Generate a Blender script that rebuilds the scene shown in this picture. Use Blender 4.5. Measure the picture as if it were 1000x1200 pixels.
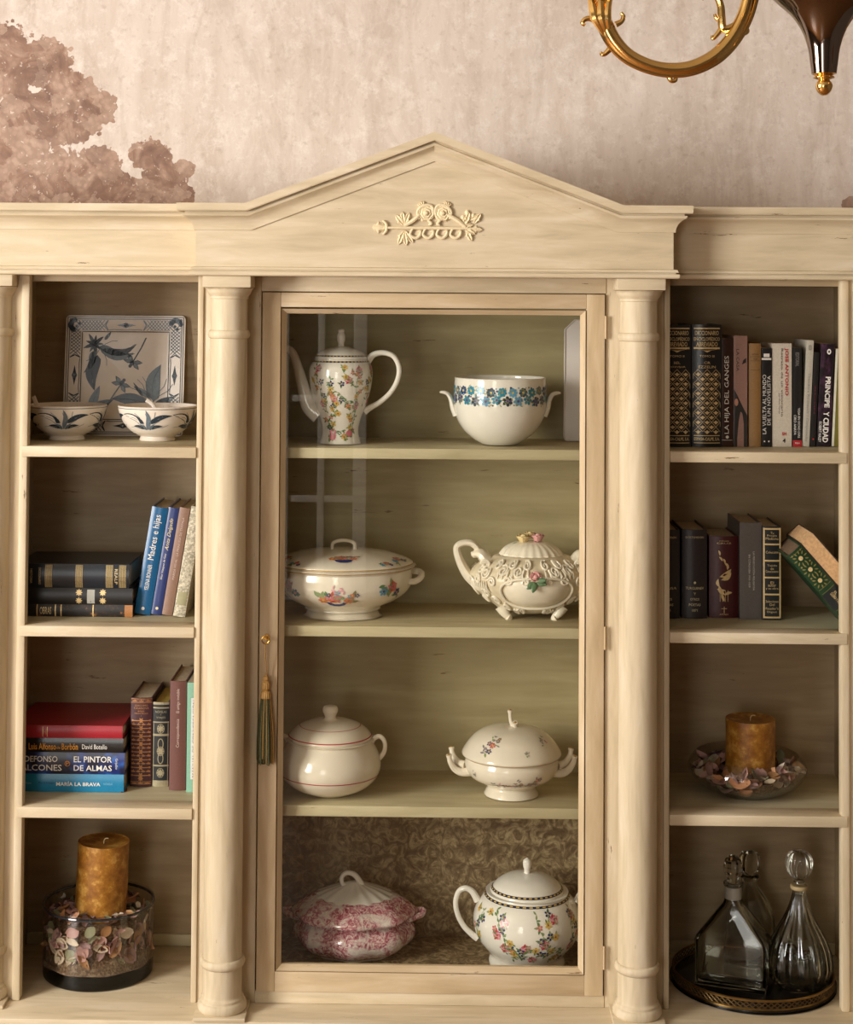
import bpy, bmesh, math, random
from math import sin, cos, pi, radians, hypot
from mathutils import Vector, Matrix, Euler
random.seed(7)
for o in list(bpy.data.objects): bpy.data.objects.remove(o)
SC = bpy.context.scene; COL = SC.collection

# ------------------------------------------------------------------ camera
F = 2000.0; DIST = 3.5; PCX, PCY = 472.72, 277.36
CAM_R = (Matrix.Rotation(radians(.966), 3, 'Z') @ Matrix.Rotation(radians(91.9305), 3, 'X') @ Matrix.Rotation(radians(.3962), 3, 'Z'))
CAM_P = Vector((-.004, -DIST, 1.6))
cd = bpy.data.cameras.new('camera'); cam = bpy.data.objects.new('camera', cd); COL.objects.link(cam)
cam.matrix_world = Matrix.Translation(CAM_P) @ CAM_R.to_4x4()
cd.sensor_fit = 'VERTICAL'; cd.sensor_height = 36; cd.lens = 36 * F / 1200
cd.shift_x = (500 - PCX) / 1200; cd.shift_y = (PCY - 600) / 1200; cd.clip_start = .05
SC.camera = cam
def at(px, py, Y):
    d = CAM_R @ Vector(((px - PCX) / F, -(py - PCY) / F, -1)); t = (Y - CAM_P.y) / d.y
    return CAM_P + d * t
def ground(px, py, z):
    d = CAM_R @ Vector(((px - PCX) / F, -(py - PCY) / F, -1)); t = (z - CAM_P.z) / d.z
    return CAM_P + d * t
def proj(p):
    q = CAM_R.transposed() @ (Vector(p) - CAM_P)
    return PCX + F * q.x / -q.z, PCY - F * q.y / -q.z
def mpp(Y): return (DIST + Y) / F

# ------------------------------------------------------------------ light
SC.view_settings.view_transform = 'Standard'; SC.view_settings.look = 'None'
SC.view_settings.gamma = 1; SC.view_settings.use_curve_mapping = False
SC.view_settings.exposure = -0.08
w = bpy.data.worlds.new('daylight'); SC.world = w; w.use_nodes = True
w.node_tree.nodes['Background'].inputs[0].default_value = (.80, .88, 1, 1)
w.node_tree.nodes['Background'].inputs[1].default_value = 1.0
def area(name, loc, rot, sx, sy, power, col):
    l = bpy.data.lights.new(name, 'AREA'); l.shape = 'RECTANGLE'; l.size = sx; l.size_y = sy
    l.energy = power; l.color = col
    o = bpy.data.objects.new(name, l); COL.objects.link(o); o.location = loc; o.rotation_euler = rot
    return o
# daylight through the tall window in the left wall, and an added fill light at the unseen door behind the camera
area('window_daylight', (-3.42, -2.8, 1.75), (0, radians(-90), 0), 1.9, 1.6, 310, (1, .97, .925))
area('added_door_fill', (-1.45, -5.42, 1.25), (radians(90), 0, 0), 1.0, 1.9, 36, (1, .97, .925))

# ------------------------------------------------------------------ materials
def lin(c):
    if isinstance(c, str):
        c = tuple(int(c[i:i+2], 16) / 255 for i in (0, 2, 4))
    return tuple(x / 12.92 if x <= .04045 else ((x + .055) / 1.055) ** 2.4 for x in c)
class N:
    def __init__(s, name):
        s.m = bpy.data.materials.new(name); s.m.use_nodes = True; s.t = s.m.node_tree; s.b = s.t.nodes['Principled BSDF']
    def n(s, typ, **kw):
        x = s.t.nodes.new(typ)
        for k, v in kw.items():
            if k in ('i',):
                for kk, vv in v.items(): x.inputs[kk].default_value = vv
            else: setattr(x, k, v)
        return x
    def l(s, a, b): s.t.links.new(a, b)
    def coord(s, scale=(1,1,1), kind='Object'):
        c = s.n('ShaderNodeTexCoord'); m = s.n('ShaderNodeMapping'); m.inputs['Scale'].default_value = scale
        s.l(c.outputs[kind], m.inputs['Vector']); return m.outputs['Vector']
    def noise(s, vec, scale, detail=4, rough=.55, dist=0):
        x = s.n('ShaderNodeTexNoise', i={'Scale': scale, 'Detail': detail, 'Roughness': rough, 'Distortion': dist}); s.l(vec, x.inputs['Vector']); return x.outputs['Fac']
    def ramp(s, fac, stops):
        r = s.n('ShaderNodeValToRGB'); e = r.color_ramp.elements
        while len(e) < len(stops): e.new(.5)
        for q, (p, c) in zip(e, stops): q.position = p; q.color = (*lin(c), 1) if not isinstance(c, (int, float)) else (c, c, c, 1)
        s.l(fac, r.inputs['Fac']); return r.outputs['Color']
    def mix(s, fac, a, b, mode='MIX'):
        x = s.n('ShaderNodeMix', data_type='RGBA', blend_type=mode)
        for sock, v in ((x.inputs[0], fac), (x.inputs[6], a), (x.inputs[7], b)):
            if hasattr(v, 'default_value'): s.l(v, sock)
            elif isinstance(v, (int, float)): sock.default_value = v
            else: sock.default_value = (*lin(v), 1)
        return x.outputs[2]
    def bump(s, h, strength=.2, dist=.002):
        x = s.n('ShaderNodeBump', i={'Strength': strength, 'Distance': dist}); s.l(h, x.inputs['Height']); s.l(x.outputs[0], s.b.inputs['Normal'])
    def set(s, **k):
        for a, v in k.items():
            s.b.inputs[{'rough':'Roughness','metal':'Metallic','coat':'Coat Weight','spec':'Specular IOR Level'}.get(a, a)].default_value = v
MC = {}
def M(name, col=None, rough=.5, metal=0, var=.12, scale=60, coat=0, bump=0, col2=None):
    """plain procedural material: colour with a fine noise of tone"""
    if name in MC: return MC[name]
    k = N(name); v = k.coord()
    f = k.noise(v, scale)
    a = lin(col); c2 = col2
    lo = tuple(min(1, x * (1 - var)) for x in a); hi = tuple(min(1, x * (1 + var)) for x in a)
    r = k.n('ShaderNodeValToRGB'); r.color_ramp.elements[0].position = .3; r.color_ramp.elements[1].position = .7
    r.color_ramp.elements[0].color = (*(lin(c2) if c2 else lo), 1); r.color_ramp.elements[1].color = (*(a if c2 else hi), 1)
    k.l(f, r.inputs['Fac']); k.l(r.outputs['Color'], k.b.inputs['Base Color'])
    k.set(rough=rough, metal=metal, coat=coat)
    if bump: k.bump(f, bump, .001)
    MC[name] = k.m; return k.m
def paint(name, axis, light, mid, dark, scr='6b5134'):
    k = N(name); st = {'x': (3, 24, 24), 'z': (24, 24, 3)}[axis]
    v = k.coord(st); v1 = k.coord((1, 1, 1))
    f1 = k.noise(v, 1.6, 6, .6, .4); f2 = k.noise(v1, 5, 4, .6); f3 = k.noise(v, 4.5, 8, .7)
    c = k.ramp(f1, [(.28, dark), (.5, mid), (.72, light)])
    c = k.mix(k.ramp(f2, [(.4, 0.0), (.75, .55)]), c, mid)
    sc = k.ramp(k.noise(v, 2.4, 9, .75), [(.0, 1.0), (.325, 1.0), (.35, 0.0)])
    c = k.mix(sc, c, scr)
    k.l(c, k.b.inputs['Base Color']); k.set(rough=.55, spec=.35); k.bump(f3, .18, .0015)
    MC[name] = k.m; return k.m
PX = paint('cream_paint_across', 'x', 'dfd0b7', 'd0be9e', 'baa98a')
PZ = paint('cream_paint_upright', 'z', 'dfd0b7', 'd0be9e', 'b8a788')
IX = paint('shaded_olive_cream_across', 'x', 'b39f7d', 'a59070', '968162')  # interior copies of the cream paint, shade put into their olive tones
IZ = paint('shaded_olive_cream_upright', 'z', 'ae9a79', 'a08b6b', '907b5d')
SX = paint('shelf_cream_paint', 'x', 'ccc2a3', 'bfb391', 'aea280')
DX = paint('shaded_door_paint_across', 'x', 'd6c2a4', 'c6ae8a', 'b29a78')  # browner copy of the cream paint, column shade put into its colour
DZ = paint('shaded_door_paint_upright', 'z', 'd6c2a4', 'c6ae8a', 'b29a78')
VX = paint('shaded_vitrine_olive', 'x', 'b2a681', 'a59872', '968964')  # vitrine back: cream paint again, interior shade mixed into the olive
GAP = M('dark_gap', '2a2118', .8)

def wall_material():
    k = N('painted_mural_plaster'); P = k.coord()
    big = k.noise(P, 1.6, 5, .6, .3); streak = k.noise(k.coord((7, 7, .9)), 2.2, 7, .65, .6); fine = k.noise(P, 55, 6, .7)
    c = k.ramp(streak, [(.25, 'cdbbad'), (.5, 'dfd1c5'), (.75, 'ece0d6')])
    c = k.mix(k.ramp(big, [(.35, 0.0), (.7, .6)]), c, 'd3c2b4')
    c = k.mix(k.ramp(k.noise(P, 28, 9, .8), [(.5, 0.0), (.66, .65)]), c, 'f2e9e0')
    crk = k.n('ShaderNodeTexVoronoi', feature='DISTANCE_TO_EDGE', i={'Scale': 3.2})
    wv = k.n('ShaderNodeVectorMath', operation='ADD'); nn = k.n('ShaderNodeTexNoise', i={'Scale': 5.0, 'Detail': 6.0}); k.l(P, nn.inputs['Vector'])
    k.l(k.coord((1.6, 1.6, .55)), wv.inputs[0]); sc = k.n('ShaderNodeVectorMath', operation='SCALE', i={'Scale': .35}); k.l(nn.outputs['Color'], sc.inputs[0]); k.l(sc.outputs[0], wv.inputs[1])
    k.l(wv.outputs[0], crk.inputs['Vector'])
    c = k.mix(k.ramp(crk.outputs['Distance'], [(0, .22), (.008, 0.0)]), c, 'f3eae1')
    c = k.mix(k.ramp(fine, [(.3, .35), (.45, 0.0)]), c, 'a8917f')
    c = k.mix(k.ramp(k.noise(k.coord((3.2, 3.2, 1.1)), 3.4, 8, .72, .8), [(.5, 0.0), (.75, .5)]), c, 'a99380')
    c = k.mix(k.ramp(k.noise(k.coord((9, 9, 6)), 9, 9, .85, 1.2), [(.58, 0.0), (.66, .55)]), c, 'f6efe8')
    # sepia trees printed on the wall: a union of crowns with lobed, leafy edges
    jn = k.n('ShaderNodeTexNoise', i={'Scale': 42.0, 'Detail': 5.0, 'Roughness': .6}); k.l(P, jn.inputs['Vector']); js = k.n('ShaderNodeVectorMath', operation='SCALE', i={'Scale': .055}); k.l(jn.outputs['Color'], js.inputs[0]); ja = k.n('ShaderNodeVectorMath', operation='ADD'); k.l(P, ja.inputs[0]); k.l(js.outputs[0], ja.inputs[1])
    vor = k.n('ShaderNodeTexVoronoi', i={'Scale': 26.0}); k.l(ja.outputs[0], vor.inputs['Vector'])
    vor2 = k.n('ShaderNodeTexVoronoi', i={'Scale': 75.0}); k.l(P, vor2.inputs['Vector'])
    n2 = k.n('ShaderNodeTexNoise', i={'Scale': 9.0, 'Detail': 5.0}); k.l(P, n2.inputs['Vector'])
    sep = k.n('ShaderNodeSeparateXYZ'); k.l(P, sep.inputs[0])
    blobs = [(5,75,55,60),(45,75,50,38),(80,110,45,32),(110,122,38,26),(30,140,75,50),(80,150,52,26),(118,132,26,20),
             (20,205,80,60),(70,210,60,48),(115,195,38,32),(130,225,60,36),(178,182,34,24),(190,206,38,22),(170,232,55,30),(215,198,18,14),(212,228,22,16),
             (1002,240,22,12),(1040,228,40,28),(1095,225,45,50),(1150,205,60,70),(-60,120,90,100),(-60,220,110,80)]
    cur = None
    for bx, by, rx, ry in blobs:
        p = at(bx, by, .33); s = mpp(.33)
        a = k.n('ShaderNodeMath', operation='SUBTRACT'); k.l(sep.outputs[0], a.inputs[0]); a.inputs[1].default_value = p.x
        b = k.n('ShaderNodeMath', operation='SUBTRACT'); k.l(sep.outputs[2], b.inputs[0]); b.inputs[1].default_value = p.z
        cb = k.n('ShaderNodeCombineXYZ'); k.l(a.outputs[0], cb.inputs[0]); k.l(b.outputs[0], cb.inputs[1])
        ml = k.n('ShaderNodeVectorMath', operation='MULTIPLY'); k.l(cb.outputs[0], ml.inputs[0]); ml.inputs[1].default_value = (1/(rx*s), 1/(ry*s), 0)
        ln = k.n('ShaderNodeVectorMath', operation='LENGTH'); k.l(ml.outputs[0], ln.inputs[0])
        if cur is None: cur = ln.outputs['Value']
        else:
            mn = k.n('ShaderNodeMath', operation='SMOOTH_MIN'); k.l(cur, mn.inputs[0]); k.l(ln.outputs['Value'], mn.inputs[1]); mn.inputs[2].default_value = .08; cur = mn.outputs[0]
    def madd(x, f, y):
        q = k.n('ShaderNodeMath', operation='MULTIPLY_ADD'); k.l(x, q.inputs[0]); q.inputs[1].default_value = f; k.l(y, q.inputs[2]); return q.outputs[0]
    n3 = k.n('ShaderNodeTexNoise', i={'Scale': 48.0, 'Detail': 7.0, 'Roughness': .7}); k.l(P, n3.inputs['Vector'])
    d = madd(vor.outputs['Distance'], .30, cur); d = madd(vor2.outputs['Distance'], .25, d); d = madd(n2.outputs['Fac'], .45, d); d = madd(n3.outputs['Fac'], .42, d)
    mask = k.ramp(d, [(0, 1.0), (.735, 1.0), (.745, 0.0)])
    mask.node.color_ramp.interpolation = 'LINEAR'
    dd = k.n('ShaderNodeMath', operation='MULTIPLY'); k.l(d, dd.inputs[0]); dd.inputs[1].default_value = .5
    k.l(dd.outputs[0], mask.node.inputs['Fac'])
    vz = k.n('ShaderNodeTexVoronoi', i={'Scale': 30.0}); k.l(wv.outputs[0], vz.inputs['Vector'])
    f0 = k.noise(P, 13, 4, .6, 1.5)
    tree = k.ramp(f0, [(.34, '6f4e3f'), (.5, '94705c'), (.66, 'b99a86')])
    vs = k.n('ShaderNodeSeparateColor'); k.l(vor.outputs['Color'], vs.inputs[0])
    tree = k.mix(k.ramp(vs.outputs[0], [(.35, 0.0), (.8, .55)]), tree, 'c4a793')
    tree = k.mix(k.ramp(vor2.outputs['Distance'], [(.35, 0.0), (.62, .3)]), tree, '77574a')
    tree = k.mix(k.ramp(k.noise(P, 90, 5, .7), [(.62, 0.0), (.66, .8)]), tree, 'e0cdbf')
    al = k.n('ShaderNodeMath', operation='MULTIPLY'); k.l(mask, al.inputs[0]); al.inputs[1].default_value = .9
    c = k.mix(al.outputs[0], c, tree)
    k.l(c, k.b.inputs['Base Color']); k.set(rough=.85, spec=.2); k.bump(k.noise(P, 40, 8, .7), .25, .003)
    return k.m
def clear_glass(name, tint, ior=1.45, rough=.0):
    """thin sheet glass: see-through with a Fresnel reflection"""
    k = N(name); k.t.nodes.remove(k.b)
    tr = k.n('ShaderNodeBsdfTransparent'); gl = k.n('ShaderNodeBsdfGlossy', i={'Roughness': rough}); fr = k.n('ShaderNodeFresnel', i={'IOR': ior}); mx = k.n('ShaderNodeMixShader')
    f = k.noise(k.coord(), 8, 2); c = k.mix(f, tint, tint); k.l(c, tr.inputs['Color'])
    ge = k.n('ShaderNodeNewGeometry'); io = k.n('ShaderNodeMix', data_type='FLOAT'); io.inputs[2].default_value = ior; io.inputs[3].default_value = 1/ior; k.l(ge.outputs['Backfacing'], io.inputs[0]); k.l(io.outputs[0], fr.inputs['IOR'])
    k.l(fr.outputs[0], mx.inputs[0]); k.l(tr.outputs[0], mx.inputs[1]); k.l(gl.outputs[0], mx.inputs[2]); k.l(mx.outputs[0], k.t.nodes['Material Output'].inputs['Surface'])
    return k.m
def solid_glass(name, tint):
    k = N(name); k.t.nodes.remove(k.b); g = k.n('ShaderNodeBsdfGlass', i={'IOR': 1.48, 'Roughness': 0.0})
    f = k.noise(k.coord(), 20, 2); k.l(k.mix(f, tint, tint), g.inputs['Color']); k.l(g.outputs[0], k.t.nodes['Material Output'].inputs['Surface']); return k.m
PANE = clear_glass('door_pane_glass', 'fdfdfa')
BOWLGLASS = clear_glass('bowl_glass', 'f8f6f2', 1.5)
SMOKE = clear_glass('smoky_thick_glass', '8f8a80', 1.5)
CRYSTAL = solid_glass('crystal', 'f6f6f2')

# ------------------------------------------------------------------ mesh helpers
def mesh_obj(name, bm, mats, parent=None, smooth=True, loc=None, angle=35):
    bmesh.ops.recalc_face_normals(bm, faces=bm.faces)
    me = bpy.data.meshes.new(name); bm.to_mesh(me); bm.free()
    for m in (mats if isinstance(mats, (list, tuple)) else [mats]): me.materials.append(m)
    if smooth:
        me.polygons.foreach_set('use_smooth', [True] * len(me.polygons)); me.set_sharp_from_angle(angle=radians(angle))
    o = bpy.data.objects.new(name, me); COL.objects.link(o)
    if parent: o.parent = parent
    if loc is not None: o.location = loc
    return o
def tag(o, label, cat, group=None, kind=None):
    o['label'] = label; o['category'] = cat
    if group: o['group'] = group
    if kind: o['kind'] = kind
    return o
def thing(name, label, cat, loc=(0,0,0), rot=(0,0,0), group=None):
    o = bpy.data.objects.new(name, None); COL.objects.link(o); o.location = loc; o.rotation_euler = rot; o.empty_display_size = .05
    return tag(o, label, cat, group)
def struct(name, bm, mat, smooth=False):
    o = mesh_obj(name, bm, mat, None, smooth); o['kind'] = 'structure'; return o
def sub(name, parent, loc=(0,0,0)):
    o = bpy.data.objects.new(name, None); COL.objects.link(o); o.parent = parent; o.location = loc; o.empty_display_size = .02; return o
def NB(): return bmesh.new()
def box(bm, x0, x1, y0, y1, z0, z1, bev=0, mi=0):
    vs = [bm.verts.new((x, y, z)) for x in (x0, x1) for y in (y0, y1) for z in (z0, z1)]
    fs = [bm.faces.new([vs[i] for i in q]) for q in ((0,1,3,2),(4,6,7,5),(0,4,5,1),(2,3,7,6),(0,2,6,4),(1,5,7,3))]
    for f in fs: f.material_index = mi
    if bev:
        es = list({e for f in fs for e in f.edges})
        r = bmesh.ops.bevel(bm, geom=es, offset=bev, segments=2, affect='EDGES', profile=.5)
        for f in r['faces']: f.material_index = mi
    return bm
def bx(*a, **k): return box(NB(), *a, **k)
def cat(pts, n=6, closed=False):
    """Catmull-Rom through points; a repeated point makes a corner"""
    P = [Vector(p) for p in pts]; out = []
    L = len(P)
    for i in range(L - (0 if closed else 1)):
        p1, p2 = P[i], P[(i+1) % L]
        if (p1 - p2).length < 1e-9: continue
        p0 = P[i-1] if (i > 0 or closed) else p1; p3 = P[(i+2) % L] if (i + 2 < L or closed) else p2
        if (p0 - p1).length < 1e-9: p0 = p1 * 2 - p2 if False else p1
        for k in range(n):
            t = k / n
            out.append(.5 * ((2*p1) + (-p0 + p2)*t + (2*p0 - 5*p1 + 4*p2 - p3)*t*t + (-p0 + 3*p1 - 3*p2 + p3)*t**3))
    if not closed: out.append(P[-1])
    return out
class Lathe:
    def __init__(s, ctrl, n=5, sx=1, sy=1, mod=None, smooth=True):
        s.p = cat([(r, z) for r, z in ctrl], n) if smooth else [Vector(q) for q in ctrl]
        s.p = [Vector((max(0, q.x), q.y)) for q in s.p]
        s.sx, s.sy, s.mod = sx, sy, mod
        s.v = [0]
        for a, b in zip(s.p, s.p[1:]): s.v.append(s.v[-1] + (b - a).length)
    def rz(s, v):
        v = min(max(v, 0), s.v[-1])
        for i in range(len(s.v) - 1):
            if v <= s.v[i+1] and s.v[i+1] > s.v[i]:
                t = (v - s.v[i]) / (s.v[i+1] - s.v[i]); q = s.p[i].lerp(s.p[i+1], t); tg = (s.p[i+1] - s.p[i]).normalized()
                return q.x, q.y, tg
        return s.p[-1].x, s.p[-1].y, Vector((0, 1))
    def vz(s, z):
        for i in range(len(s.p) - 1):
            a, b = s.p[i], s.p[i+1]
            if (a.y - z) * (b.y - z) <= 0 and a.y != b.y: return s.v[i] + (s.v[i+1] - s.v[i]) * (z - a.y) / (b.y - a.y)
        return s.v[-1]
    def pt(s, a, v, off=0):
        r, z, tg = s.rz(v); m = s.mod(a, z) if s.mod else 1
        r = r * m + off * tg.y; z = z - off * tg.x
        return Vector((r * sin(a) * s.sx, -r * cos(a) * s.sy, z))
    def mesh(s, seg=48, bm=None):
        bm = bm or NB(); rings = []
        for q in s.p:
            if q.x < 1e-5: rings.append([bm.verts.new((0, 0, q.y))]); continue
            ring = []
            for k in range(seg):
                a = 2*pi*k/seg; m = s.mod(a, q.y) if s.mod else 1
                ring.append(bm.verts.new((q.x*m*sin(a)*s.sx, -q.x*m*cos(a)*s.sy, q.y)))
            rings.append(ring)
        for A, B in zip(rings, rings[1:]):
            for k in range(seg):
                k2 = (k+1) % seg
                if len(A) == 1 and len(B) == 1: break
                if len(A) == 1: bm.faces.new((A[0], B[k], B[k2]))
                elif len(B) == 1: bm.faces.new((A[k], B[0], A[k2]))
                else: bm.faces.new((A[k], B[k], B[k2], A[k2]))
        for R, flip in ((rings[0], 1), (rings[-1], 0)):
            if len(R) > 2: bm.faces.new(R[::-1] if flip else R)
        return bm
def tube(bm, pts, rad, seg=8, n=6, smooth=True, closed=False, flat=1.0, mi=0):
    P = cat(pts, n, closed) if smooth else [Vector(p) for p in pts]
    if not hasattr(rad, '__len__'): rad = [rad, rad]
    def rr(t):
        f = t * (len(rad) - 1); i = min(int(f), len(rad) - 2); return rad[i] + (rad[i+1] - rad[i]) * (f - i)
    L = len(P); rings = []; nrm = None
    for i, p in enumerate(P):
        a = P[(i-1) % L] if (closed or i) else P[i]; b = P[(i+1) % L] if (closed or i < L-1) else P[i]
        t = (b - a).normalized() if (b - a).length > 1e-9 else Vector((0,0,1))
        if nrm is None:
            ref = Vector((0, 1, 0)) if abs(t.y) < .9 else Vector((1, 0, 0)); nrm = (ref - t * ref.dot(t)).normalized()
        else: nrm = (nrm - t * nrm.dot(t)).normalized()
        bi = t.cross(nrm); r = rr(i / max(1, L - 1))
        rings.append([bm.verts.new(p + nrm * (r * flat * cos(2*pi*k/seg)) + bi * (r * sin(2*pi*k/seg))) for k in range(seg)])
    pairs = list(zip(rings, rings[1:])) + ([(rings[-1], rings[0])] if closed else [])
    for A, B in pairs:
        for k in range(seg): bm.faces.new((A[k], A[(k+1) % seg], B[(k+1) % seg], B[k])).material_index = mi
    if not closed:
        bm.faces.new(rings[0][::-1]).material_index = mi; bm.faces.new(rings[-1]).material_index = mi
    return bm
def prism(bm, poly, y0, y1, mi=0):
    """polygon in XZ pushed from y0 to y1"""
    A = [bm.verts.new((x, y0, z)) for x, z in poly]; B = [bm.verts.new((x, y1, z)) for x, z in poly]
    bm.faces.new(A).material_index = mi; bm.faces.new(B[::-1]).material_index = mi
    for i in range(len(A)):
        j = (i+1) % len(A); bm.faces.new((A[i], B[i], B[j], A[j])).material_index = mi
    return bm
def zprism(bm, poly, z0, z1, mi=0):
    A = [bm.verts.new((x, y, z0)) for x, y in poly]; B = [bm.verts.new((x, y, z1)) for x, y in poly]
    bm.faces.new(A[::-1]).material_index = mi; bm.faces.new(B).material_index = mi
    for i in range(len(A)):
        j = (i+1) % len(A); bm.faces.new((A[i], A[j], B[j], B[i])).material_index = mi
    return bm
def ball(bm, c, r, seg=10, rings=7, sc=(1,1,1), mi=0):
    L = Lathe([(r*sin(pi*i/rings), -r*cos(pi*i/rings)) for i in range(rings+1)], smooth=False)
    n0 = len(bm.verts); f0 = len(bm.faces); L.mesh(seg, bm); bm.verts.ensure_lookup_table(); bm.faces.ensure_lookup_table()
    for v in bm.verts[n0:]: v.co = Vector((v.co.x*sc[0], v.co.y*sc[1], v.co.z*sc[2])) + Vector(c)
    for f in bm.faces[f0:]: f.material_index = mi
    return bm
def lens(L, W, n=6, bend=0):
    up = [(L*t, W*.5*sin(pi*t)**.8 + bend*L*sin(pi*t)) for t in [i/n for i in range(n+1)]]
    dn = [(L*t, -W*.5*sin(pi*t)**.8 + bend*L*sin(pi*t)) for t in [i/n for i in range(n-1, 0, -1)]]
    return up + dn
def disc(r, n=10, cx=0, cy=0, ry=None): return [(cx + r*cos(2*pi*i/n), cy + (ry or r)*sin(2*pi*i/n)) for i in range(n)]
def rot2(pts, a, ox=0, oy=0): return [(ox + x*cos(a) - y*sin(a), oy + x*sin(a) + y*cos(a)) for x, y in pts]
class Decal:
    """flat print laid on a surface: polygons mapped through fn(s, t)"""
    def __init__(s, fn): s.bm = NB(); s.fn = fn; s.mats = []; s.lift = 0
    def poly(s, pts, mat):
        if mat not in s.mats: s.mats.append(mat)
        try: f = s.bm.faces.new([s.bm.verts.new(s.fn(x, y)) for x, y in pts]); f.material_index = s.mats.index(mat)
        except ValueError: pass
    def strip(s, pts, wd, mat):
        for (x0, y0), (x1, y1) in zip(pts, pts[1:]):
            dx, dy = x1-x0, y1-y0; L = hypot(dx, dy) or 1; nx, ny = -dy/L*wd/2, dx/L*wd/2
            s.poly([(x0+nx, y0+ny), (x0-nx, y0-ny), (x1-nx, y1-ny), (x1+nx, y1+ny)], mat)
    def done(s, name, parent):
        bmesh.ops.triangulate(s.bm, faces=[f for f in s.bm.faces if len(f.verts) > 4])
        me = bpy.data.meshes.new(name); s.bm.to_mesh(me); s.bm.free()
        for m in s.mats: me.materials.append(m)
        o = bpy.data.objects.new(name, me); COL.objects.link(o); o.parent = parent; return o
def on_lathe(L, a0, z0, off=.0005):
    v0 = L.vz(z0); r0 = max(.01, L.rz(v0)[0])
    return lambda s, t: L.pt(a0 + s / (r0 * L.sx), v0 + t, off)
_text = {}
def text_poly(string, dec, cx, cy, length, height, mat, dirn='h', shear=0, bold=0):
    """lettering laid through a Decal; dirn h, up (reads upwards) or down"""
    key = (string, shear, bold)
    if key not in _text:
        cu = bpy.data.curves.new('t', 'FONT'); cu.body = string; cu.resolution_u = 2; cu.shear = shear; cu.offset = bold; cu.align_x = 'CENTER'
        ob = bpy.data.objects.new('t', cu); COL.objects.link(ob); bpy.context.view_layer.update()
        me = bpy.data.meshes.new_from_object(ob.evaluated_get(bpy.context.evaluated_depsgraph_get()))
        _text[key] = ([(v.co.x, v.co.y) for v in me.vertices], [tuple(p.vertices) for p in me.polygons])
        bpy.data.objects.remove(ob); bpy.data.meshes.remove(me); bpy.data.curves.remove(cu)
    vs, fs = _text[key]
    if not vs: return
    x0 = min(v[0] for v in vs); x1 = max(v[0] for v in vs); y0 = min(v[1] for v in vs); y1 = max(v[1] for v in vs)
    if height is None: height = length * (y1 - y0) / (x1 - x0)
    if length is None: length = height * (x1 - x0) / (y1 - y0)
    if mat not in dec.mats: dec.mats.append(mat)
    mi = dec.mats.index(mat); vv = []
    for x, y in vs:
        u = ((x - x0) / (x1 - x0) - .5) * length; v = ((y - y0) / (y1 - y0) - .5) * height
        u, v = {'h': (u, v), 'up': (-v, u), 'down': (v, -u)}[dirn]
        vv.append(dec.bm.verts.new(dec.fn(cx + u, cy + v)))
    for f in fs:
        try: dec.bm.faces.new([vv[i] for i in f]).material_index = mi
        except ValueError: pass

# ------------------------------------------------------------------ room
WY = .33; H = 2.95; XL, XR, YB = -3.5, 2.6, -5.5
WALLM = wall_material()
PLAIN = M('darkened_plaster', '5f554a', .9, 0, .06, 8)  # unseen room walls, darkened to cut the bounced fill
CEILM = M('darkened_ceiling_paint', 'b3a898', .9, 0, .04, 6)  # ceiling toned down to weaken its bounce
WHITE = M('white_gloss_paint', 'e8e4dc', .4, 0, .04, 20)
def floor_mat():
    k = N('oak_floor'); v = k.coord((3, 22, 1)); c = k.ramp(k.noise(v, 2, 6), [(.3, '6d4a2c'), (.7, '94693f')]); k.l(c, k.b.inputs['Base Color']); k.set(rough=.35); return k.m
struct('floor', bx(XL-.1, XR+.1, YB-.1, WY+.1, -.1, 0), floor_mat())
struct('ceiling', bx(XL-.1, XR+.1, YB-.1, WY+.1, H, H+.1), CEILM)
struct('wall_back', bx(XL-.1, XR+.1, WY, WY+.1, 0, H), WALLM)
struct('wall_right', bx(XR, XR+.1, YB, WY, 0, H), PLAIN)
b = NB(); box(b, XL-.1, XL, YB, -3.8, 0, H); box(b, XL-.1, XL, -1.8, WY, 0, H); box(b, XL-.1, XL, -3.8, -1.8, 0, .6); box(b, XL-.1, XL, -3.8, -1.8, 2.75, H)
struct('wall_left', b, PLAIN)
b = NB(); box(b, XL, -2.0, YB-.1, YB, 0, H); box(b, -.9, XR, YB-.1, YB, 0, H); box(b, -2.0, -.9, YB-.1, YB, 2.3, H)
struct('wall_front', b, PLAIN)
def glazed(name, horiz, a0, a1, z0, z1, pos, nx, nz, th=.05):
    def bb(bm, u0, u1, d0, d1, za, zb):
        if horiz: box(bm, u0, u1, pos+d0, pos+d1, za, zb, .004)
        else: box(bm, pos+d0, pos+d1, u0, u1, za, zb, .004)
    m = NB()
    bb(m, a0, a0+th, -.06, 0, z0, z1); bb(m, a1-th, a1, -.06, 0, z0, z1); bb(m, a0+th, a1-th, -.06, 0, z0, z0+th*1.6); bb(m, a0+th, a1-th, -.06, 0, z1-th, z1)
    fr = struct(name, m, WHITE)
    for i in range(1, nx):
        u = a0 + (a1-a0)*i/nx; m = NB(); bb(m, u-.018, u+.018, -.05, -.015, z0+th, z1-th); mesh_obj('glazing_bar', m, WHITE, fr)
    for i in range(1, nz):
        z = z0 + (z1-z0)*i/nz; m = NB(); bb(m, a0+th, a1-th, -.047, -.018, z-.018, z+.018); mesh_obj('glazing_bar', m, WHITE, fr)
    m = NB(); bb(m, a0+th*.5, a1-th*.5, -.034, -.03, z0+th, z1-th); mesh_obj('pane', m, PANE, fr, False)
    return fr
glazed('window_1', False, -3.8, -1.8, .6, 2.75, XL, 3, 4)
glazed('door_1', True, -2.0, -.9, 0, 2.3, YB, 2, 5, .08)
glazed('door_2', True, -.82, -.34, 0, 2.1, YB+.062, 2, 4, .07)
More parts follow.
